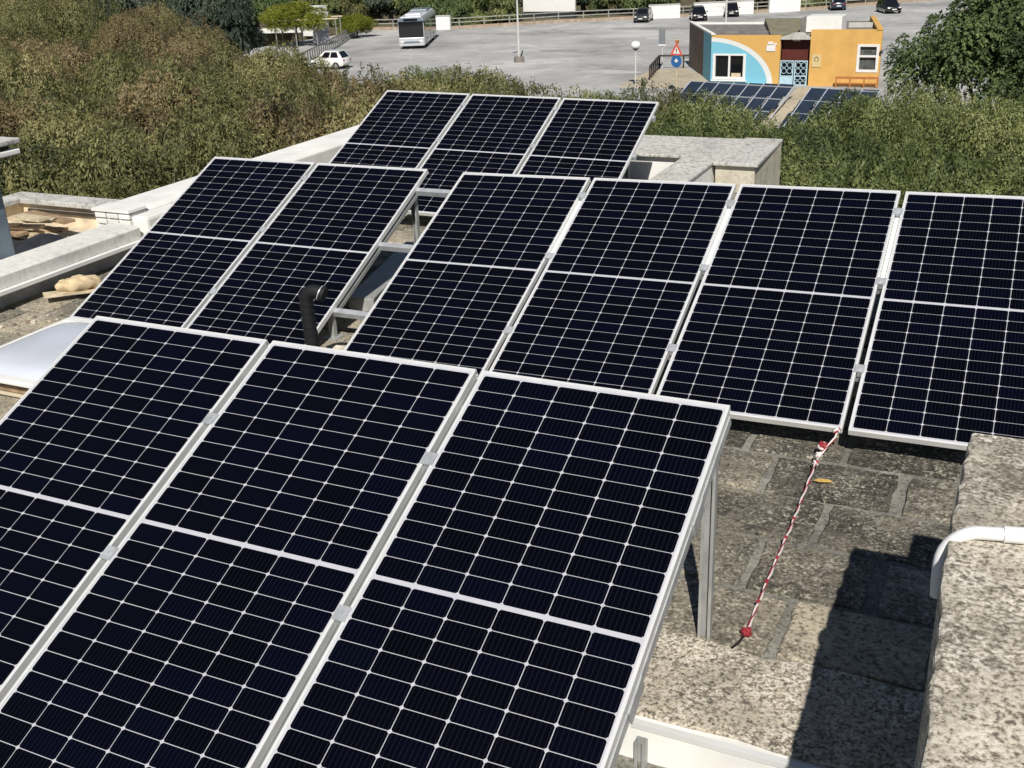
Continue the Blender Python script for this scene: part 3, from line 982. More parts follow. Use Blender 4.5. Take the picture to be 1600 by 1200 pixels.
at(mr.build('cord', ['white_cord', 'red_cord'], rope, smooth=True), RP)


def knot(p, r, mats, seed, nloop=3):
    m = MB()
    q = random.Random(seed)
    for k in range(nloop):
        pts = []
        ax = Vector((q.uniform(-1, 1), q.uniform(-1, 1), q.uniform(.2, 1))).normalized()
        e1 = ax.orthogonal().normalized()
        e2 = ax.cross(e1)
        for j in range(13):
            a = 2 * math.pi * j / 12
            pts.append(Vector(p) + (e1 * math.cos(a) + e2 * math.sin(a) * .75) * r)
        m.tube(pts, r * .42, 6, mi=k % len(mats))
    return at(m.build('knot', mats, rope, smooth=True), RP)


knot(start + Vector((-0.004, -0.02, 0.0)), 0.017, ['white_cord', 'red_cord'], 1, 3)
knot((3.302, 1.60, 0.070), 0.022, ['red_cord', 'red_cord', 'white_cord'], 2, 4)
knot((3.297, 1.51, 0.060), 0.016, ['white_cord'], 3, 4)
knot((3.297, 1.43, 0.052), 0.014, ['white_cord', 'red_cord'], 4, 4)
for k, yk in enumerate((1.22, 1.02, .84, .66, .48, .28, .12)):
    knot((3.302, yk, 0.046), 0.0075, ['red_cord'], 10 + k, 2)
knot((3.30, -0.075, 0.024), 0.019, ['red_cord'], 5, 4)
at(MB().tube([(3.30, -0.08, 0.022), (3.285, -0.14, 0.014), (3.27, -0.19, 0.018)], 0.005, 6).build('tail', 'black_rubber', rope), RP)
lf = MB().add([(-.05, 0, 0), (-.015, -.016, .004), (.03, -.012, .006), (.055, 0, .002), (.03, .014, .006), (-.015, .016, .004)], [(0, 1, 2, 3, 4, 5)]).build('dry_leaf', 'yellow_leaf')
lf.location = (3.355, 1.31, .016)
lf.rotation_euler = (.1, .1, .3)
tag(lf, 'dry yellow leaf on the pavers beside the cord', 'leaf')

# ================================================================ ORANGE BUILDING
def mural_material():
    m, nt, N, L, P = nodes_of('mural_wall')
    geo = N.new('ShaderNodeNewGeometry')
    sp = N.new('ShaderNodeSeparateXYZ')
    L.new(geo.outputs['Position'], sp.inputs[0])

    def mth(op, a, b=None, c_=None):
        n = N.new('ShaderNodeMath')
        n.operation = op
        for i, v in enumerate((a, b, c_)):
            if v is None:
                continue
            if isinstance(v, (int, float)):
                n.inputs[i].default_value = v
            else:
                L.new(v, n.inputs[i])
        return n.outputs[0]
    ex = mth('DIVIDE', mth('ADD', sp.outputs['X'], 16.45), 4.42)
    ez = mth('DIVIDE', mth('ADD', sp.outputs['Z'], 8.05), 3.18)
    rad = mth('SQRT', mth('ADD', mth('MULTIPLY', ex, ex), mth('MULTIPLY', ez, ez)))
    rp_ = ramp(N, [(0.0, (0.20, 0.52, 0.66)), (0.455, (0.72, 0.74, 0.72)), (0.50, (0.68, 0.40, 0.115))], 'CONSTANT')
    hv = mth('MULTIPLY', rad, 0.5)
    L.new(hv, rp_.inputs['Fac'])
    L.new(rp_.outputs[0], P.inputs['Base Color'])
    P.inputs['Roughness'].default_value = 0.8
    MATS['mural_wall'] = m


mural_material()
OB = thing('orange_building', 'single storey orange building with light blue quarter circle mural', 'building', (-10.8, 76, LZ))
OO = (-10.8, 76, LZ)


def ob(o):
    return at(o, OO)


def wall_holes(x0, x1, z0, z1, y, th, holes):
    """front wall sheet (facing -y) with rectangular openings and their reveals"""
    xs = sorted({x0, x1, *[h[0] for h in holes], *[h[1] for h in holes]})
    zs = sorted({z0, z1, *[h[2] for h in holes], *[h[3] for h in holes]})
    m = MB()
    for i in range(len(xs) - 1):
        for j in range(len(zs) - 1):
            cx, cz = (xs[i] + xs[i + 1]) / 2, (zs[j] + zs[j + 1]) / 2
            if any(h[0] < cx < h[1] and h[2] < cz < h[3] for h in holes):
                continue
            m.add([(xs[i], y, zs[j]), (xs[i + 1], y, zs[j]), (xs[i + 1], y, zs[j + 1]), (xs[i], y, zs[j + 1])], [(0, 1, 2, 3)])
            m.add([(xs[i], y + th, zs[j]), (xs[i + 1], y + th, zs[j]), (xs[i + 1], y + th, zs[j + 1]), (xs[i], y + th, zs[j + 1])], [(3, 2, 1, 0)])
    for h in holes + [(x0, x1, z0, z1)]:
        a, b, c_, d = h
        f = [(0, 1, 2, 3)]
        m.add([(a, y, c_), (a, y + th, c_), (a, y + th, d), (a, y, d)], f)
        m.add([(b, y, c_), (b, y + th, c_), (b, y + th, d), (b, y, d)], f)
        m.add([(a, y, d), (b, y, d), (b, y + th, d), (a, y + th, d)], f)
        m.add([(a, y, c_), (b, y, c_), (b, y + th, c_), (a, y + th, c_)], f)
    return m


FY = 72.5
ob(wall_holes(-16.4, -11.62, LZ, -4.72, FY, 0.3, [(-16.18, -14.02, -7.58, -6.0)]).build('front_wall', 'mural_wall', OB))
ob(wall_holes(-9.62, -5.06, LZ, -4.36, FY, 0.3, [(-6.47, -5.24, -6.98, -5.35)]).build('front_wall', 'orange_paint', OB))
# windows
w1 = ob(MB().box(-16.18, -14.02, FY + .16, FY + .17, -7.58, -6.0).build('window', 'dark_glass', OB))
fr = MB()
for (a, b, c_, d) in ((-16.26, -16.08, -7.66, -5.94), (-14.12, -13.94, -7.66, -5.94), (-16.08, -14.12, -7.66, -7.50), (-16.08, -14.12, -6.06, -5.94), (-15.16, -15.04, -7.50, -6.06)):
    fr.box(a, b, FY - .03, FY + .12, c_, d)
fr.build('window_frame', 'white_paint', w1)
MB().box(-16.35, -13.85, FY - .12, FY - .031, -7.78, -7.68).build('sill', 'white_paint', w1)
MB().box(-14.95, -14.3, FY + .125, FY + .155, -7.49, -7.25).build('blind', 'pale_timber', w1)
w2 = ob(MB().box(-6.47, -5.24, FY + .16, FY + .17, -6.98, -5.35).build('window', 'curtain_glass', OB))
fr = MB()
for (a, b, c_, d) in ((-6.55, -6.38, -7.06, -5.28), (-5.33, -5.16, -7.06, -5.28), (-6.38, -5.33, -7.06, -6.90), (-6.38, -5.33, -5.43, -5.28), (-6.38, -5.33, -6.10, -5.98)):
    fr.box(a, b, FY - .03, FY + .12, c_, d)
fr.build('window_frame', 'white_paint', w2)
# side and back walls, skewed plan
ob(MB().prism([(-16.4, 72.803), (-16.1, 72.803), (-20.5, 82.2), (-20.8, 82.2)], LZ, -4.70).build('side_wall', 'brown_render', OB))
ob(MB().prism([(-16.402, 72.502), (-16.401, 72.802), (-17.91, 76.02), (-17.93, 76.0)], LZ, -4.74).build('blue_strip', 'sky_blue_paint', OB))
ob(MB().prism([(-5.36, 72.803), (-5.06, 72.803), (-6.9, 82.2), (-7.2, 82.2)], LZ, -4.37).build('side_wall', 'orange_paint', OB))
ob(MB().box(-20.8, -6.9, 82.203, 82.5, LZ, -4.85).build('back_wall', 'roof_felt', OB))
# roofs at several levels
rf = ob(MB().prism([(-16.1, 72.81), (-11.9, 72.81), (-13.5, 82.2), (-20.4, 82.2)], -5.15, -4.86).build('roof', 'roof_felt', OB))
MB().prism([(-16.42, 72.45), (-16.12, 72.45), (-20.55, 82.25), (-20.85, 82.25)], -4.698, -4.60).build('coping', 'white_plaster', rf)
MB().prism([(-20.8, 82.26), (-13.2, 82.26), (-13.2, 82.55), (-20.8, 82.55)], -4.848, -4.70).build('coping', 'white_plaster', rf)
MB().box(-17.1, -12.6, 75.4, 75.65, -4.858, -4.72).build('roof_kerb', 'roof_felt', rf)
rf2 = ob(MB().add([(-12.4, 72.9, -4.70), (-9.4, 72.9, -4.70), (-9.9, 82.2, -4.40), (-14.9, 82.2, -4.40), (-12.4, 72.9, -4.95), (-9.4, 72.9, -4.95), (-9.9, 82.2, -4.95), (-14.9, 82.2, -4.95)], [(0, 1, 2, 3), (4, 7, 6, 5), (0, 4, 5, 1), (1, 5, 6, 2), (2, 6, 7, 3), (3, 7, 4, 0)]).build('roof', 'roof_moss', OB))
rf3 = ob(MB().prism([(-9.6, 72.81), (-5.4, 72.81), (-7.1, 82.2), (-9.88, 82.2)], -4.85, -4.62).build('roof', 'roof_felt', OB))
MB().prism([(-5.40, 72.45), (-5.02, 72.45), (-6.86, 82.25), (-7.2, 82.25)], -4.368, -4.27).build('coping', 'orange_paint', rf3)
MB().box(-7.9, -6.3, 77.0, 77.2, -4.618, -4.30).build('roof_kerb', 'coping_concrete', rf3)
ob(MB().box(-10.2, -7.85, 73.6, 75.6, -4.619, -3.62).build('roof_block', 'white_paint', OB, bevel=0.02))
ob(MB().box(-10.6, -10.202, 73.7, 75.5, -4.7, -3.75).build('roof_block', 'roof_felt', OB))
# porch: arched canopy, maroon back wall, lattice gates
arch = [(-11.62 + 2.0 * t, -4.86 + 0.24 * math.sin(math.pi * t)) for t in [i / 10 for i in range(11)]]
ob(MB().extr_y(arch + [(-9.62, -4.98), (-11.62, -4.98)], FY - .1, FY + 1.2).build('canopy', 'coping_concrete', OB))
ob(MB().box(-11.6, -9.64, FY + 0.55, FY + 0.65, LZ, -4.99).build('porch_wall', 'maroon_paint', OB))
ob(MB().box(-10.9, -10.4, FY + .48, FY + .549, -5.14, -5.04).build('porch_lamp', 'white_pvc', OB))
for gi, (xa, xb) in enumerate(((-11.58, -10.68), (-10.62, -9.74))):
    gm = MB()
    for (a, b, c_, d) in ((xa, xa + .07, LZ, -6.36), (xb - .07, xb, LZ, -6.36), (xa + .07, xb - .07, -6.43, -6.36), (xa + .07, xb - .07, -7.42, -7.36), (xa + .07, xb - .07, LZ, LZ + .06)):
        gm.box(a, b, FY + .08, FY + .13, c_, d)
    gt = ob(gm.build('gate', 'light_blue_paint', OB))
    MB().box(xa + .06, xb - .06, FY + .14, FY + .16, LZ, -6.40).build('gate_backing', 'dark_glass', gt)
    if gi == 0:
        MB().box(xa + .07, xb - .07, FY + .09, FY + .12, LZ + .06, -7.42).build('gate_panel', 'light_blue_paint', gt)
    for r_ in range(2 if gi == 0 else 4):
        for c_ in range(2):
            cx = xa + .07 + (xb - xa - .14) * (c_ + .5) / 2
            cz = -6.66 - .40 * r_ - (.0 if r_ < 2 else .02)
            pts = [(cx + .17 * math.cos(a), FY + .105, cz + .17 * math.sin(a)) for a in [2 * math.pi * i / 12 for i in range(13)]]
            MB().tube(pts, .022, 5, cap=False).build('ring', 'light_blue_paint', gt)
ob(MB().box(-9.45, -8.85, FY - .04, FY - .002, -6.75, -5.95).build('plaque', 'plaque_cream', OB))
ob(MB().tube([(-9.15 + .13 * math.cos(a), FY - .05, -6.25 + .15 * math.sin(a)) for a in [math.pi * i / 6 for i in range(-2, 9)]], .03, 5).build('plaque_emblem', 'roof_moss', OB))
em = MB().box(-12.55, -11.95, FY - .05, FY - .002, -5.75, -5.35).box(-12.45, -12.1, FY - .06, FY - .051, -5.30, -5.12).box(-12.05, -11.85, FY - .06, FY - .052, -5.34, -5.22)
ob(em.build('wall_sign', 'white_paint', OB))
# orange railing in front of the right wing
rl = ob(MB().beam((-7.75, FY - .5, -7.36), (-5.0, FY - .5, -7.36), .09, .14).build('hand_rail', 'rail_orange', OB))
MB().beam((-7.75, FY - .5, -7.72), (-5.0, FY - .5, -7.72), .06, .08).build('hand_rail', 'rail_orange', rl)
for x in (-7.7, -6.8, -5.9, -5.05):
    MB().box(x - .04, x + .04, FY - .54, FY - .46, LZ - 1.2, -7.43).build('rail_post', 'rail_orange', rl)
ob(MB().sphere((-5.02, FY - .1, -5.75), .12, 8, 6).build('wall_lamp', 'dark_railing', OB))

# ---------------------------------------------------------------- ground mounted arrays beside the ramp
def pv_array(name, label, T0, ux, dn, cols, rows, pwid, plen):
    root = thing(name, label, 'solar array', T0, 0, 'solar arrays by the orange building')
    X = Vector(ux).normalized()
    D = Vector(dn).normalized()
    Nn = D.cross(X).normalized()
    if Nn.z < 0:
        Nn = -Nn
    M = Matrix((X, -D, Nn)).transposed().to_4x4()
    pm = MB().box(.03, pwid - .03, -plen + .03, -.03, -.03, 0).mesh('panel', 'pv_blue')
    for c_ in range(cols):
        for r_ in range(rows):
            o = link('panel', pm, root)
            o.matrix_local = M @ Matrix.Translation((c_ * pwid, -r_ * plen, 0))
    for c_ in range(cols + 1):
        o = MB().box(-.035, .035, -rows * plen, 0, -.05, .012).build('rafter', 'pv_frame', root)
        o.matrix_local = M @ Matrix.Translation((c_ * pwid, 0, 0))
    for r_ in range(rows + 1):
        o = MB().box(0.036, cols * pwid - .036, -.015, .015, -.06, .004).build('purlin', 'pv_frame', root)
        o.matrix_local = M @ Matrix.Translation((0, -r_ * plen, 0))
    for c_ in range(0, cols + 1, 2):
        for r_ in (0.15, rows - .15):
            p = M @ Vector((c_ * pwid, -r_ * plen, -.06))
            zb = GZ - T0[2]
            MB().box(p.x - .05, p.x + .05, p.y - .05, p.y + .05, zb, p.z).build('post', 'pv_frame', root)
    return root


SL = Vector((-1.1, -4.35, -1.62))
pv_array('solar_array', 'blue solar array of seven columns left of the beige ramp', (-16.5, 67.9, -7.2), (6.95, -0.35, 0.0), SL, 7, 3, 1.0, 1.6)
pv_array('solar_array', 'blue solar array right of the beige ramp, half hidden by trees', (-8.25, 66.0, -7.2), (6.95, -0.35, 0.0), SL, 4, 3, 1.05, 1.6)
tag(MB().add([(-10.2, 72.4, LZ + .01), (-8.9, 72.4, LZ + .01), (-8.4, 66.4, -8.15), (-9.3, 60.8, -9.3), (-11.0, 61.2, -9.3), (-9.9, 67.0, -8.15)], [(0, 1, 2, 5), (5, 2, 3, 4)]).build('ramp', 'beige_path'), kind='structure')
tag(MB().prism([(-22.5, 70.2), (-17.2, 70.2), (-16.6, 72.45), (-17.0, 75.0), (-20.8, 80.8), (-23.0, 79.0)], LZ + .002, LZ + .05).build('pavement', 'beige_path'), kind='structure')

# dark railing left of the building
dr = thing('railing', 'dark brown railing round the beige forecourt left of the orange building', 'railing', (-21.5, 79, LZ))
for (a, b) in (((-22.6, 80.2), (-18.9, 80.9)), ((-22.6, 80.2), (-21.2, 73.5))):
    d_ = Vector((b[0] - a[0], b[1] - a[1], 0))
    n = int(d_.length / 1.3)
    at(MB().beam((*a, LZ + 1.0), (*b, LZ + 1.0), .12, .12).build('top_rail', 'dark_railing', dr), (-21.5, 79, LZ))
    for i in range(n + 1):
        p = Vector((*a, 0)) + d_ * (i / n)
        at(MB().box(p.x - .05, p.x + .05, p.y - .05, p.y + .05, LZ, LZ + .94).build('post', 'dark_railing', dr), (-21.5, 79, LZ))

# ================================================================ VEHICLES
def wheel(parent, x, y, r, w, hub='hubcap'):
    o = MB().tube([(x - w / 2, y, r), (x + w / 2, y, r)], r, 16).build('wheel', 'tyre', parent)
    s_ = 1 if x > 0 else -1
    MB().tube([(x + s_ * (w / 2 + .001), y, r), (x + s_ * (w / 2 + .02), y, r)], r * .62, 12).build('rim', hub, o)
    return o


def make_car(label, loc, rz, paint, group, length=4.1, width=1.72, height=1.48, hatch=True):
    """nose points to -y"""
    c_ = thing('parked_car', label, 'car', loc, rz, group)
    L2, hw = length / 2, width / 2
    st = [(-L2, .42, .55, .80), (-L2 + .12, .30, .70, .93), (-L2 + .6, .24, .78, 1.0), (-L2 + 1.15, .22, .90, 1.0), (0, .20, .93, 1.0), (L2 - .6, .22, .95, 1.0), (L2 - .1, .30, .92, .96), (L2, .45, .80, .85)]
    vs, fs = [], []
    for (y, zb, zt, ws) in st:
        w = hw * ws
        vs += [(-w * .93, y, zb), (-w, y, zb + .15), (-w, y, zt - .12), (-w * .90, y, zt), (w * .90, y, zt), (w, y, zt - .12), (w, y, zb + .15), (w * .93, y, zb)]
    for i in range(len(st) - 1):
        for k in range(8):
            a, b = i * 8 + k, i * 8 + (k + 1) % 8
            fs.append((a, a + 8, b + 8, b))
    fs += [tuple(range(8)), tuple(reversed(range((len(st) - 1) * 8, len(st) * 8)))]
    MB().add(vs, fs).build('body', paint, c_, smooth=True)
    # cabin
    y0, y1, y2, y3 = -L2 + 1.05, -L2 + 1.85, L2 - (.55 if hatch else 1.2), L2 - (.10 if hatch else .6)
    wb, wt = hw * .90, hw * .70
    zb = .90
    zt = height
    cab = [(-wb, y0, zb), (wb, y0, zb), (wb, y3, zb), (-wb, y3, zb), (-wt, y1, zt), (wt, y1, zt), (wt, y2, zt), (-wt, y2, zt)]
    MB().add(cab, [(3, 2, 1, 0), (0, 1, 5, 4), (1, 2, 6, 5), (2, 3, 7, 6), (3, 0, 4, 7)]).build('cabin', paint, c_)
    MB().box(-wt, wt, y1, y2, zt, zt + .035).build('roof', paint, c_, bevel=0.02)

    def pane(name, idx, inset, proud=.012):
        p = [Vector(cab[i]) for i in idx]
        ctr = sum(p, Vector()) / 4
        nn = (p[1] - p[0]).cross(p[2] - p[0]).normalized()
        if nn.dot(ctr - Vector((0, 0, 1.1))) < 0:
            nn = -nn
        q = [a + (ctr - a) * inset + nn * proud for a in p]
        return MB().add(q + [a - nn * .01 for a in q], [(0, 1, 2, 3), (0, 4, 5, 1), (1, 5, 6, 2), (2, 6, 7, 3), (3, 7, 4, 0)]).build(name, 'dark_glass', c_)
    pane('windscreen', (0, 1, 5, 4), .12)
    pane('rear_window', (2, 3, 7, 6), .16)
    for s_ in (-1, 1):
        A = Vector((s_ * wb, y0 + .15, zb)), Vector((s_ * wb, y3 - .1, zb)), Vector((s_ * wt, y2, zt)), Vector((s_ * wt, y1, zt))
        for (t0, t1) in ((.10, .47), (.53, .90)):
            lo0, lo1 = A[0].lerp(A[1], t0), A[0].lerp(A[1], t1)
            hi0, hi1 = A[3].lerp(A[2], t0), A[3].lerp(A[2], t1)
            q = [lo0.lerp(hi0, .12), lo1.lerp(hi1, .12), lo1.lerp(hi1, .88), lo0.lerp(hi0, .88)]
            q = [a + Vector((s_ * .012, 0, .004)) for a in q]
            MB().add(q + [a - Vector((s_ * .02, 0, 0)) for a in q], [(0, 1, 2, 3), (0, 4, 5, 1), (1, 5, 6, 2), (2, 6, 7, 3), (3, 7, 4, 0)]).build('side_window', 'dark_glass', c_)
        MB().sphere((s_ * (hw * .68), -L2 + .10, .66), .12, 8, 6, sc=(1.3, .6, .8)).build('headlight', 'lamp_lens', c_)
        MB().box(s_ * hw * .72 - .10, s_ * hw * .72 + .10, L2 - .10, L2 + .005, .66, .84).build('tail_light', 'tail_red', c_)
        MB().box(s_ * (hw + .08) - .08, s_ * (hw + .08) + .08, y0 + .35, y0 + .43, .92, 1.04).build('mirror', paint, c_)
        for y in (-L2 + .75, L2 - .72):
            wheel(c_, s_ * (hw - .08), y, .31, .2)
    MB().box(-.26, .26, L2 + .001, L2 + .02, .50, .61).build('number_plate', 'white_paint', c_)
    MB().box(-.26, .26, -L2 - .02, -L2 - .001, .44, .54).build('number_plate', 'white_paint', c_)
    MB().box(-hw * .55, hw * .55, -L2 - .012, -L2 + .02, .56, .66).build('grille', 'tyre', c_)
    return c_


GC = 'cars parked along the far fence'
make_car('small white hatchback parked by the left railing of the car park', (-52.0, 77.6, LZ), math.radians(205) + math.pi / 2 - .35, 'car_white', None, 3.7, 1.68, 1.50)
make_car('dark grey car parked alone by the far fence left of the white block', (-38.0, 122.3, LZ), math.radians(8), 'car_grey', GC)
make_car('black car just behind the left corner of the orange building', (-31.9, 124.0, LZ), math.radians(22), 'car_black', GC)
make_car('black car behind the orange building roof, second from its left corner', (-29.3, 129.2, LZ), math.radians(14), 'car_black', GC)
make_car('navy blue car by the far fence behind the white roof block', (-18.4, 137.5, LZ), math.radians(195), 'car_navy', GC)
make_car('black car on the far right of the car park', (-11.8, 132.4, LZ), math.radians(24), 'car_black', GC, 4.3, 1.8, 1.6)

# bus, nose to -y
bus = thing('bus', 'silver city bus with black windscreen parked on the car park', 'bus', (-54.6, 98.2, LZ), math.radians(23))
BL, BW, BH = 12.0, 1.28, 2.98
prof = [(-BW, .34), (-BW, 2.55), (-BW * .97, 2.80), (-BW * .84, BH), (BW * .84, BH), (BW * .97, 2.80), (BW, 2.55), (BW, .34)]
MB().extr_y(prof, -BL / 2 + .12, BL / 2).build('body', 'bus_silver', bus, smooth=True)
MB().extr_y([(-BW * .97, .30), (-BW * .97, 1.10), (BW * .97, 1.10), (BW * .97, .30)], -BL / 2 - .02, -BL / 2 + .119).build('bumper', 'bus_silver', bus, bevel=.05)
MB().extr_y([(-BW * .96, 1.101), (-BW * .96, 2.50), (-BW * .90, 2.62), (BW * .90, 2.62), (BW * .96, 2.50), (BW * .96, 1.101)], -BL / 2 + .02, -BL / 2 + .118).build('windscreen', 'dark_glass', bus)
MB().extr_y([(-BW * .94, 2.621), (-BW * .86, 2.94), (BW * .86, 2.94), (BW * .94, 2.621)], -BL / 2 + .02, -BL / 2 + .117).build('destination_box', 'bus_slate', bus)
MB().box(-.7, .7, -BL / 2 + .005, -BL / 2 + .018, 2.66, 2.88).build('destination_screen', 'dark_glass', bus)
MB().box(-BW * .82, BW * .82, -BL / 2 + .3, BL / 2 - .2, BH + .001, BH + .05).build('roof', 'bus_roof', bus, bevel=.02)
MB().box(-BW * .7, BW * .7, 1.2, 4.6, BH + .052, BH + .28).build('roof_pod', 'bus_slate', bus, bevel=.06)
MB().box(-BW * .6, BW * .6, -3.6, -1.6, BH + .052, BH + .20).build('roof_pod', 'bus_roof', bus, bevel=.05)
for s_ in (-1, 1):
    for k in range(6):
        y0 = -BL / 2 + .9 + k * 1.78
        MB().box(min(s_ * (BW - .01), s_ * (BW + .012)), max(s_ * (BW - .01), s_ * (BW + .012)), y0, y0 + 1.66, 1.20, 2.45).build('side_window', 'dark_glass', bus)
    for y in (-BL / 2 + 2.6, BL / 2 - 3.2):
        wheel(bus, s_ * (BW - .14), y, .48, .3)
    MB().sphere((s_ * .92, -BL / 2 - .02, .72), .14, 8, 6, sc=(1.4, .5, .7)).build('headlight', 'lamp_lens', bus)
    MB().tube([(s_ * BW * .9, -BL / 2 + .1, 2.70), (s_ * (BW + .12), -BL / 2 - .25, 2.62), (s_ * (BW + .14), -BL / 2 - .28, 2.25)], [.03, .05, .09], 6).build('mirror', 'car_black', bus)
for y0 in (-BL / 2 + .35, -.6):
    MB().box(BW + .0005, BW + .016, y0, y0 + (.48 if y0 < -4 else 1.1), .45, 1.15).build('door', 'bus_slate', bus)
MB().box(-.8, .8, -BL / 2 - .03, -BL / 2 - .021, .55, .75).build('grille', 'bus_slate', bus)

# ================================================================ STREET FURNITURE
def polyline_fence(name, label, pts, hgt, step, mat, rails, base=None, basemat='fence_wall', pw=.10):
    root = thing(name, label, 'fence', (pts[0][0], pts[0][1], LZ))
    off = (pts[0][0], pts[0][1], LZ)
    for a, b in zip(pts[:-1], pts[1:]):
        A, B = Vector((*a, LZ)), Vector((*b, LZ))
        n = max(1, int((B - A).length / step))
        for i in range(n):
            p = A.lerp(B, i / n)
            at(MB().box(p.x - pw / 2, p.x + pw / 2, p.y - pw / 2, p.y + pw / 2, LZ, LZ + hgt).build('post', mat, root), off)
        for r_ in rails:
            at(MB().beam(A + Vector((0, 0, r_)), B + Vector((0, 0, r_)), .06, .11).build('rail', mat, root), off)
        if base:
            at(MB().beam(A + Vector((0, 0, base / 2)), B + Vector((0, 0, base / 2)), .25, base).build('base_wall', basemat, root), off)
    return root


FP = [(-72, 112.0), (-58, 113.9), (-48.4, 121.4), (-35, 128.4), (-22, 136.8), (-9.8, 149.8), (6, 160.5), (30, 176)]
polyline_fence('boundary_fence', 'long grey post and rail fence closing the far side of the car park', FP, 1.25, 2.6, 'fence_grey', (1.20, .75), base=.35)
polyline_fence('ramp_railing', 'grey metal railing along the left edge of the car park', [(-53.0, 72.5), (-62.0, 94.0), (-70.5, 112.0)], 1.15, 1.0, 'railing_grey', (1.1, .15), base=.25, basemat='coping_concrete', pw=.09)
for k, (a, b, lab) in enumerate((((-38.6, 126.0), (-35.2, 127.6), 'white block wall beside the lone dark grey car at the far fence'),
                                 ((-25.9, 133.8), (-22.6, 135.9), 'white block wall at the far fence behind the orange building roof'),
                                 ((-60.6, 112.9), (-58.8, 113.2), 'short white block wall at the far fence just right of the bus'),
                                 ((-33.8, 128.6), (-27.5, 132.4), 'pale banded wall behind the two black cars at the far fence'))):
    root = thing('block_wall', lab, 'wall', (*a, LZ), 0, 'white block walls at the far fence')
    for j in range(3):
        at(MB().beam((a[0], a[1], LZ + .25 + .5 * j), (b[0], b[1], LZ + .25 + .5 * j), .5, .485).build('block_course', 'white_plaster', root), (*a, LZ))
    at(MB().beam((a[0], a[1], LZ + 1.55), (b[0], b[1], LZ + 1.55), .6, .10).build('coping', 'coping_concrete', root), (*a, LZ))

bb = thing('billboard', 'blank white billboard standing behind the far fence', 'billboard', (-51.6, 126, LZ))
MB().box(-3.5, 3.5, -.05, .05, .95, 4.2).build('board', 'white_paint', bb)
MB().box(-3.6, 3.6, .06, .14, .85, 4.3).build('frame', 'fence_grey', bb)
for x in (-2.8, 0, 2.8):
    MB().box(x - .1, x + .1, .15, .35, -1.2, 4.0).build('post', 'dark_railing', bb)
MB().box(-3.6, 3.6, -.4, .5, -.1, .8).build('plinth', 'near_black_matte', bb)


def pole_lamp(label, loc, h, kind):
    t = thing('street_lamp', label, 'lamp', loc)
    if kind == 'globe':
        MB().tube([(0, 0, 0), (0, 0, h)], .06, 8).build('pole', 'pole_grey', t)
        MB().sphere((0, 0, h + .26), .36, 12, 8, sc=(1, 1, .78)).build('globe', 'white_pvc', t, smooth=True)
        MB().tube([(0, 0, h - .08), (0, 0, h + .04)], [.10, .25], 10).build('collar', 'dark_railing', t)
    else:
        MB().tube([(0, 0, 0), (0, 0, h)], [.10, .06], 8).build('pole', 'pole_grey', t)
        MB().tube([(0, 0, h - .1), (0, -.6, h + .15), (0, -1.4, h + .2)], .05, 6).build('arm', 'pole_grey', t)
        MB().box(-.16, .16, -2.1, -1.35, h + .14, h + .26).build('lamp_head', 'sign_back', t)
        MB().tube([(0, 0, 0), (0, 0, .45)], [.50, .42], 12).build('base', 'roof_felt', t)
    return t


pole_lamp('white globe lamp on a pale pole in the car park left of the signs', (-21.3, 70.6, LZ), 2.55, 'globe')
pole_lamp('tall pale lamp post with a dark round base in mid car park', (-36.3, 83.5, LZ), 9.5, 'tall')
pole_lamp('tall lamp post behind the roof of the orange building', (-20.3, 91.5, LZ), 9.0, 'tall')
for k, (x, y, lab) in enumerate(((-76.5, 119.0, 'thin utility pole above the railing corner left of the bus'), (-72.0, 128.0, 'thin utility pole in the trees just behind the bus'))):
    t = thing('utility_pole', lab, 'pole', (x, y, LZ))
    MB().tube([(0, 0, 0), (0, 0, 9)], [.14, .09], 8).build('pole', 'pole_grey', t)
    MB().beam((-.8, 0, 8.4), (.8, 0, 8.4), .1, .12).build('cross_arm', 'pole_grey', t)

sg = thing('road_sign', 'post with red triangle above a round blue sign by the orange building', 'sign', (-17.55, 68.1, LZ), math.radians(-12))
MB().tube([(0, 0, -1.4), (0, 0, 3.55)], .045, 8).build('pole', 'pale_timber', sg)


def ngon(cx, cz, r, n, rot, y0, y1):
    return [(cx + r * math.cos(rot + 2 * math.pi * i / n), cz + r * math.sin(rot + 2 * math.pi * i / n)) for i in range(n)], y0, y1


p_, a_, b_ = ngon(0, 2.72, .56, 3, math.pi / 2, -.075, -.055)
tr = MB().extr_y(p_, a_, b_).build('triangle_plate', 'sign_red', sg)
p_, a_, b_ = ngon(0, 2.70, .30, 3, math.pi / 2, -.080, -.0755)
MB().extr_y(p_, a_, b_).build('triangle_field', 'white_paint', tr)
MB().box(-.03, .03, -.084, -.0805, 2.62, 2.86).build('symbol', 'car_black', tr)
p_, a_, b_ = ngon(0, 2.05, .40, 20, 0, -.075, -.055)
di = MB().extr_y(p_, a_, b_).build('round_plate', 'sign_blue', sg)
MB().extr_y([(-.07, 1.98), (.07, 1.98), (.07, 2.06), (.17, 2.06), (0, 2.24), (-.17, 2.06), (-.07, 2.06)], -.08, -.0755).build('arrow', 'white_paint', di)
MB().box(-.10, .10, -.08, .08, 3.2, 3.4).build('finial', 'rail_orange', sg)
sb = thing('notice_board', 'narrow grey notice board on a post in the car park by the railing', 'sign', (-22.6, 80.9, LZ), math.radians(-10))
MB().tube([(0, 0, 0), (0, 0, 2.9)], .05, 8).build('pole', 'pole_grey', sb)
MB().box(-.27, .27, -.10, -.06, 1.75, 2.95).build('board', 'sign_back', sb)
MB().box(-.27, .35, -.13, -.101, 1.70, 1.80).build('tray', 'white_pvc', sb)

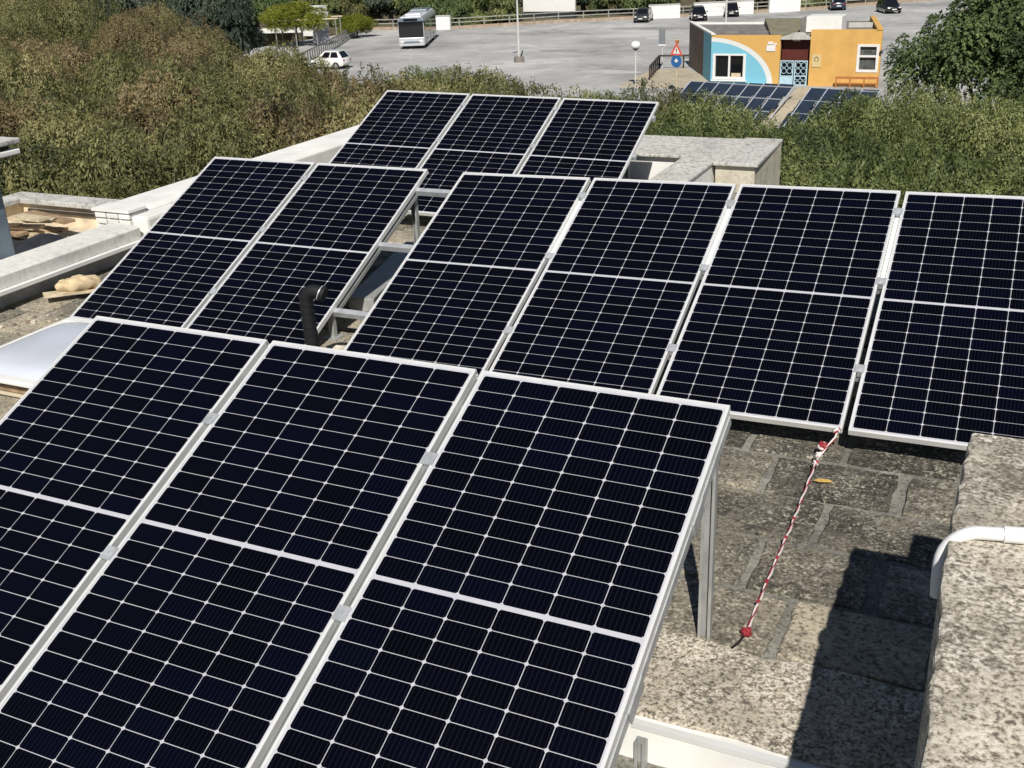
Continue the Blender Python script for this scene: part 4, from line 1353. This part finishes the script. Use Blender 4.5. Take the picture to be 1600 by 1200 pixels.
# vine pergola with a hanging sheet by the left railing
pg = thing('pergola', 'timber and steel pergola carrying bright green vines by the left railing', 'pergola', (-66.5, 95.5, LZ), math.radians(25))
for x in (-3.2, -1.1, 1.1, 3.2):
    for y in (-1.6, 1.6):
        MB().tube([(x, y, 0), (x, y, 2.7)], .07, 6).build('post', 'railing_grey', pg)
for y in (-1.6, 1.6):
    MB().beam((-3.5, y, 2.75), (3.5, y, 2.75), .1, .12).build('beam', 'pale_timber', pg)
sh = thing('hanging_sheet', 'lilac grey sheet hanging down the front of the vine pergola', 'sheet', (-66.0, 97.4, LZ), math.radians(25))
vs, fs = [], []
for j in range(9):
    for i in range(7):
        u, v = i / 6, j / 8
        vs.append((-.85 + 1.7 * u + .15 * v, -1.9 + .08 * math.sin(9 * u + 2 * v) + .5 * v, .2 + 3.1 * v))
n_ = len(vs)
vs += [(a, b + .03, c_) for a, b, c_ in vs]
for j in range(8):
    for i in range(6):
        a = j * 7 + i
        fs += [(a, a + 1, a + 8, a + 7), (n_ + a + 7, n_ + a + 8, n_ + a + 1, n_ + a)]
MB().add(vs, fs).build('cloth', 'sheet_lilac', sh, smooth=True)
MB().beam((-.75, -1.40, 3.32), (1.05, -1.40, 3.32), .06, .06).build('rod', 'pole_grey', sh)
MB().box(-1.9, .4, 1.4, 3.4, -.1, 3.2).build('backing_wall', 'white_plaster', thing('garden_wall', 'pale wall end rising behind the vine pergola', 'wall', (-73.2, 105.0, LZ)))
for k, (a, b) in enumerate((((-92, 104, -6.2), (-74, 108.5, -6.2)), ((-88, 98, -7.0), (-72, 102, -7.0)))):
    tag(MB().beam(a, b, .5, .5).build('low_wall', 'white_plaster'), ['upper of the two pale low walls left of the vine pergola', 'lower of the two pale low walls left of the vine pergola'][k], 'wall', 'low walls beyond the pergola')

# ================================================================ VEGETATION
def crown_mesh(name, seed, sprays, per, rx, rz, leaf_l, leaf_w, droop, reach, lobes=14, fill=0.75, lobe_r=(.34, .56)):
    g = np.random.default_rng(seed)
    # lobes of foliage arranged over a dome
    th = g.uniform(0, 2 * np.pi, lobes)
    ph = np.arccos(g.uniform(-0.35, 1.0, lobes))
    rr_ = g.uniform(.45, .78, lobes) if lobes < 24 else g.uniform(.5, .86, lobes)
    ctr = np.stack([np.sin(ph) * np.cos(th) * rx * rr_, np.sin(ph) * np.sin(th) * rx * rr_, np.cos(ph) * rz * rr_], 1)
    lr = g.uniform(*lobe_r, lobes) * rx
    lt = g.uniform(-.20, .20, lobes)
    k = g.integers(0, lobes, sprays)
    d = g.normal(size=(sprays, 3))
    d[:, 2] = d[:, 2] * .8 + .25
    d /= np.linalg.norm(d, axis=1, keepdims=True)
    p0 = ctr[k] + d * (lr[k] * g.uniform(fill, 1.03, sprays))[:, None] * np.array([1, 1, .85])
    out = d.copy()
    out[:, 2] *= .4
    ln = g.uniform(.55, 1.25, sprays) * reach
    st = np.clip(lt[k] + g.normal(.48, .12, sprays), 0, 1)
    t = (np.arange(per) + .5) / per
    T = t[None, :, None]
    L_ = ln[:, None, None]
    base = p0[:, None, :] + out[:, None, :] * L_ * .55 * T + np.array([0, 0, -1.0]) * (L_ * droop * T * T) + g.normal(size=(sprays, per, 3)) * .05 * reach
    tan = out[:, None, :] * .55 + np.array([0, 0, -1.0]) * 2 * droop * T
    tan = tan + g.normal(size=tan.shape) * .5
    tan /= np.linalg.norm(tan, axis=2, keepdims=True)
    nt_ = d[:, None, :] + np.array([0, 0, .25]) + g.normal(size=tan.shape) * .42
    side = np.cross(nt_, tan)
    side /= np.linalg.norm(side, axis=2, keepdims=True) + 1e-9
    n = sprays * per
    base = base.reshape(n, 3)
    tan = tan.reshape(n, 3) * (leaf_l * g.uniform(.6, 1.3, n))[:, None]
    side = side.reshape(n, 3) * (leaf_w * g.uniform(.6, 1.3, n))[:, None]
    V = np.stack([base - tan * .5, base + side * .5, base + tan * .5, base - side * .5], 1).reshape(-1, 3)
    tint = np.repeat(np.clip(np.repeat(st, per) + g.normal(0, .08, n), 0, 1), 4)
    me = bpy.data.meshes.new(name)
    me.vertices.add(4 * n)
    me.vertices.foreach_set('co', V.astype(np.float32).ravel())
    me.loops.add(4 * n)
    me.loops.foreach_set('vertex_index', np.arange(4 * n, dtype=np.int32))
    me.polygons.add(n)
    me.polygons.foreach_set('loop_start', np.arange(0, 4 * n, 4, dtype=np.int32))
    me.polygons.foreach_set('loop_total', np.full(n, 4, dtype=np.int32))
    at_ = me.attributes.new('tint', 'FLOAT', 'POINT')
    at_.data.foreach_set('value', tint.astype(np.float32))
    me.materials.append(MATS['leaf_green'])
    me.update()
    me.validate()
    me['top'] = float(np.percentile(V[:, 2], 99.3))
    return me


WEEP = [crown_mesh('crown', 100 + i, 3100, 34, 3.0, 2.9, .105, .034, 1.25, .95, lobes=30, lobe_r=(.22, .40)) for i in range(4)]
BROAD = [crown_mesh('crown', 200 + i, 8500, 9, 3.0, 3.0, .115, .066, .30, .42, lobes=34, lobe_r=(.22, .38)) for i in range(2)]
PINE = [crown_mesh('crown', 300 + i, 3200, 15, 2.6, 3.6, .24, .075, .55, .8, lobes=28, lobe_r=(.22, .38)) for i in range(2)]
BUSH = [crown_mesh('crown', 400 + i, 1500, 12, 2.0, 1.6, .26, .10, .5, .6, lobes=10) for i in range(2)]


def trunk_mesh(seed, h, r):
    q = random.Random(seed)
    m = MB()
    top = h * .52
    m.tube([(0, 0, 0), (q.uniform(-.1, .1), q.uniform(-.1, .1), top * .5), (q.uniform(-.15, .15), q.uniform(-.15, .15), top)], [r * 1.25, r, r * .8], 9)
    for k in range(6):
        a = k * math.pi / 3 + q.uniform(-.4, .4)
        ln = q.uniform(.9, 1.7)
        zz = top * q.uniform(.75, 1.0)
        m.tube([(0, 0, zz - .15), (math.cos(a) * ln * .4, math.sin(a) * ln * .4, zz + h * .12), (math.cos(a) * ln, math.sin(a) * ln, zz + h * q.uniform(.2, .32))], [r * .6, r * .42, r * .14], 6)
    return m.mesh('trunk', 'bark')


TRUNK = [trunk_mesh(k, 8.5, .22) for k in range(3)]
rt = random.Random(77)


def tree(name, label, x, y, ztop, crown, mat, scale=1.0, zs=1.0, base=GZ, group=None, rzn=2.9):
    t = thing(name, label, 'tree', (x, y, base), rt.uniform(0, 6.28), group)
    cz = ztop - base - crown['top'] * scale * zs
    tk = link('trunk', TRUNK[rt.randrange(3)], t)
    hh = max(.6, cz + .4)
    tk.scale = (scale, scale, hh / (8.5 * .80))
    cr = link('crown', crown, t)
    cr.location = (0, 0, cz)
    cr.scale = (scale * rt.uniform(.94, 1.06), scale * rt.uniform(.94, 1.06), scale * zs)
    cr.material_slots[0].link = 'OBJECT'
    cr.material_slots[0].material = MATS[mat]
    return t


def row(lst, label, name, crowns, mats, group, scale=(0.95, 1.1), zs=1.0, base=GZ, rzn=2.9, dz=0.0):
    lst = sorted(lst, key=lambda p: (p[0] - 4.04) / (p[1] + 3.63))
    for i, (x, y, z) in enumerate(lst):
        tree(name, label % ORD[i], x, y, z + dz, crowns[(i * 7 + len(lst)) % len(crowns)], mats[i % len(mats)], rt.uniform(*scale), zs, base, group, rzn)


row([(-13.2, 6.4, -.45), (-11.8, 8.6, -0.35), (-11.8, 10.6, -0.35), (-9.9, 10.2, -0.45), (-9.2, 11.6, -0.40), (-8.8, 13.1, -0.35), (-7.6, 13.6, -0.40)],
    'olive brown weeping tree, %s from the left in the front row past the terrace', 'weeping_tree', WEEP, ['leaf_brown', 'leaf_olive', 'leaf_olive', 'leaf_olive', 'leaf_olive'], 'weeping trees left of the panels', (.85, 1.0))
row([(-17.8, 13.9, -0.2), (-17.4, 15.9, -0.3), (-15.4, 16.5, -0.3), (-14.8, 18.4, -0.35), (-12.8, 18.7, -0.55), (-12.6, 21.3, -0.85), (-10.4, 20.6, -1.0)],
    'brownish weeping tree, %s from the left in the second row past the terrace', 'weeping_tree', WEEP, ['leaf_brown', 'leaf_olive', 'leaf_brown', 'leaf_olive', 'leaf_olive'], 'weeping trees left of the panels', dz=-.3)
row([(-26.9, 21.8, 0.05), (-26.9, 24.7, -0.15), (-24.0, 24.9, -0.35), (-24.9, 29.5, -0.5), (-22.9, 29.9, -0.8), (-22.6, 31.4, -1.3), (-20.3, 29.3, -1.7), (-17.8, 27.5, -1.75), (-40.2, 33.8, 0.3), (-34.0, 27.0, 0.1), (-20.5, 23.5, -.7)],
    'pale brown weeping tree, %s from the left in the third row past the terrace', 'weeping_tree', WEEP, ['leaf_brown', 'leaf_olive', 'leaf_olive'], 'weeping trees left of the panels', (1.0, 1.15), dz=-.4)
row([(-14.4, 24.9, -1.2), (-13.9, 26.4, -1.4), (-13.4, 27.9, -1.4), (-12.1, 27.5, -1.4), (-9.6, 24.3, -1.25), (-6.6, 21.2, -1.25)],
    'olive weeping tree, %s from the left between the far panels and the car park', 'weeping_tree', WEEP, ['leaf_olive', 'leaf_olive', 'leaf_green'], 'weeping trees behind the far panels', dz=-.25)
row([(-7.6, 27.3, -1.85), (-6.6, 29.6, -1.9), (-4.6, 26.1, -1.75)],
    'green weeping tree, %s from the left below the road sign', 'weeping_tree', WEEP, ['leaf_green', 'leaf_olive'], 'weeping trees right of the panels', dz=-.45)
row([(-3.5, 17.6, -0.85), (-2.5, 18.8, -1.05), (-1.7, 19.9, -1.4), (-0.4, 18.4, -1.25), (0.3, 19.9, -1.35), (0.8, 23.4, -1.1), (1.7, 25.3, -1.15), (3.0, 22.3, -.95), (4.2, 23.4, -1.0), (1.6, 14.6, -0.85), (2.8, 15.5, -0.85), (4.1, 15.1, -0.7), (5.4, 18.4, -1.0), (-1.0, 15.0, -0.85), (6.4, 14.5, -.6)],
    'green weeping tree, %s from the left behind the middle right row of panels', 'weeping_tree', WEEP, ['leaf_green'], 'weeping trees right of the panels', (.85, 1.0), dz=-.42)
row([(2.7, 41.6, -0.1), (4.3, 42.4, 0.5), (6.2, 39.4, 0.1), (4.9, 48.5, .6)],
    'dense dark green round tree, %s from the left right of the orange building', 'round_tree', BROAD, ['leaf_dark', 'leaf_dark'], 'dark round trees on the right', (1.05, 1.15), rzn=3.0)
row([(-54.6, 51.8, -0.2), (-56.0, 56.4, -0.2), (-57.0, 61.2, -0.6), (-58.4, 65.5, -1.6), (-52.8, 62.6, -0.4), (-50.6, 62.0, -0.6)],
    'dark needle tree, %s from the left at the top left edge', 'dark_tree', PINE, ['leaf_pine', 'leaf_pine'], 'dark trees in the top left', (0.95, 1.1), 1.1, rzn=3.6)
row([(-49.5, 41.5, 0.9), (-49.7, 44.3, 0.7), (-44.3, 41.3, 0.2), (-48.6, 54.0, -1.4), (-40.0, 44.0, -.9), (-36.5, 38.5, -.6)],
    'pale olive weeping tree, %s from the left below the dark trees', 'weeping_tree', WEEP, ['leaf_olive', 'leaf_brown'], 'weeping trees left of the panels', (1.1, 1.35))
row([(-78.4, 69.2, 2.2), (-84.0, 76.0, 2.4), (-81.9, 83.1, 2.2), (-82.7, 90.3, 1.6), (-79.3, 95.1, 1.4), (-79.3, 103.3, .6), (-90.0, 70.0, 2.6)],
    'mid green tree, %s from the left in the wood at the top left', 'wood_tree', PINE, ['leaf_dark', 'leaf_green', 'leaf_pine'], 'wood at the top left', (1.3, 1.6), 1.1, rzn=3.6)
# wooded bank behind the far fence
lst = []
q = random.Random(31)
for i in range(26):
    x = -84 + i * 4.4
    fy = np.interp(x, [-84, -58, -48.4, -35, -22, -9.8, 6, 30], [112, 115, 122.5, 130, 138.5, 151.5, 162.5, 178])
    if -57 < x < -46:
        fy += 6
    lst.append((x + q.uniform(-1, 1), fy + q.uniform(3.5, 6.5), LZ + q.uniform(4.0, 5.6)))
row(lst, 'bushy tree behind the far fence, %s from the left', 'bank_tree', PINE + BUSH, ['leaf_dark', 'leaf_green', 'leaf_olive', 'leaf_pine', 'leaf_green'], 'trees along the far fence', (1.2, 1.5), .8, LZ + .2, 2.6)
lst = [(-96 + i * 5.5 + q.uniform(-1, 1), 128 + (i * 2.7) + q.uniform(0, 5), LZ + q.uniform(6.5, 9)) for i in range(20)]
row(lst, 'taller tree in the wood beyond the far fence, %s from the left', 'bank_tree', PINE, ['leaf_dark', 'leaf_pine', 'leaf_green'], 'wood beyond the far fence', (1.5, 1.9), 1.0, LZ + .2, 3.6)

# vines and small bushes
vine = link('crown', BROAD[0])
vt = thing('vine', 'bright yellow green vine heaped over the pergola by the left railing', 'vine', (-68.2, 95.6, LZ), .3)
vine.parent = vt
vine.name = 'foliage'
vine.location = (0, -.5, 2.35)
vine.scale = (1.3, 1.0, .72)
vine.material_slots[0].link = 'OBJECT'
vine.material_slots[0].material = MATS['leaf_vine']
st_ = link('stem', TRUNK[0], vt)
st_.scale = (.5, .5, .45)
vt2 = thing('vine', 'smaller yellow green vine right of the hanging sheet', 'vine', (-65.6, 103.5, LZ), 1.3)
v2 = link('foliage', BROAD[1], vt2)
v2.location = (0, 0, 1.2)
v2.scale = (.8, .6, .6)
v2.material_slots[0].link = 'OBJECT'
v2.material_slots[0].material = MATS['leaf_vine']
link('stem', TRUNK[1], vt2).scale = (.4, .4, .35)
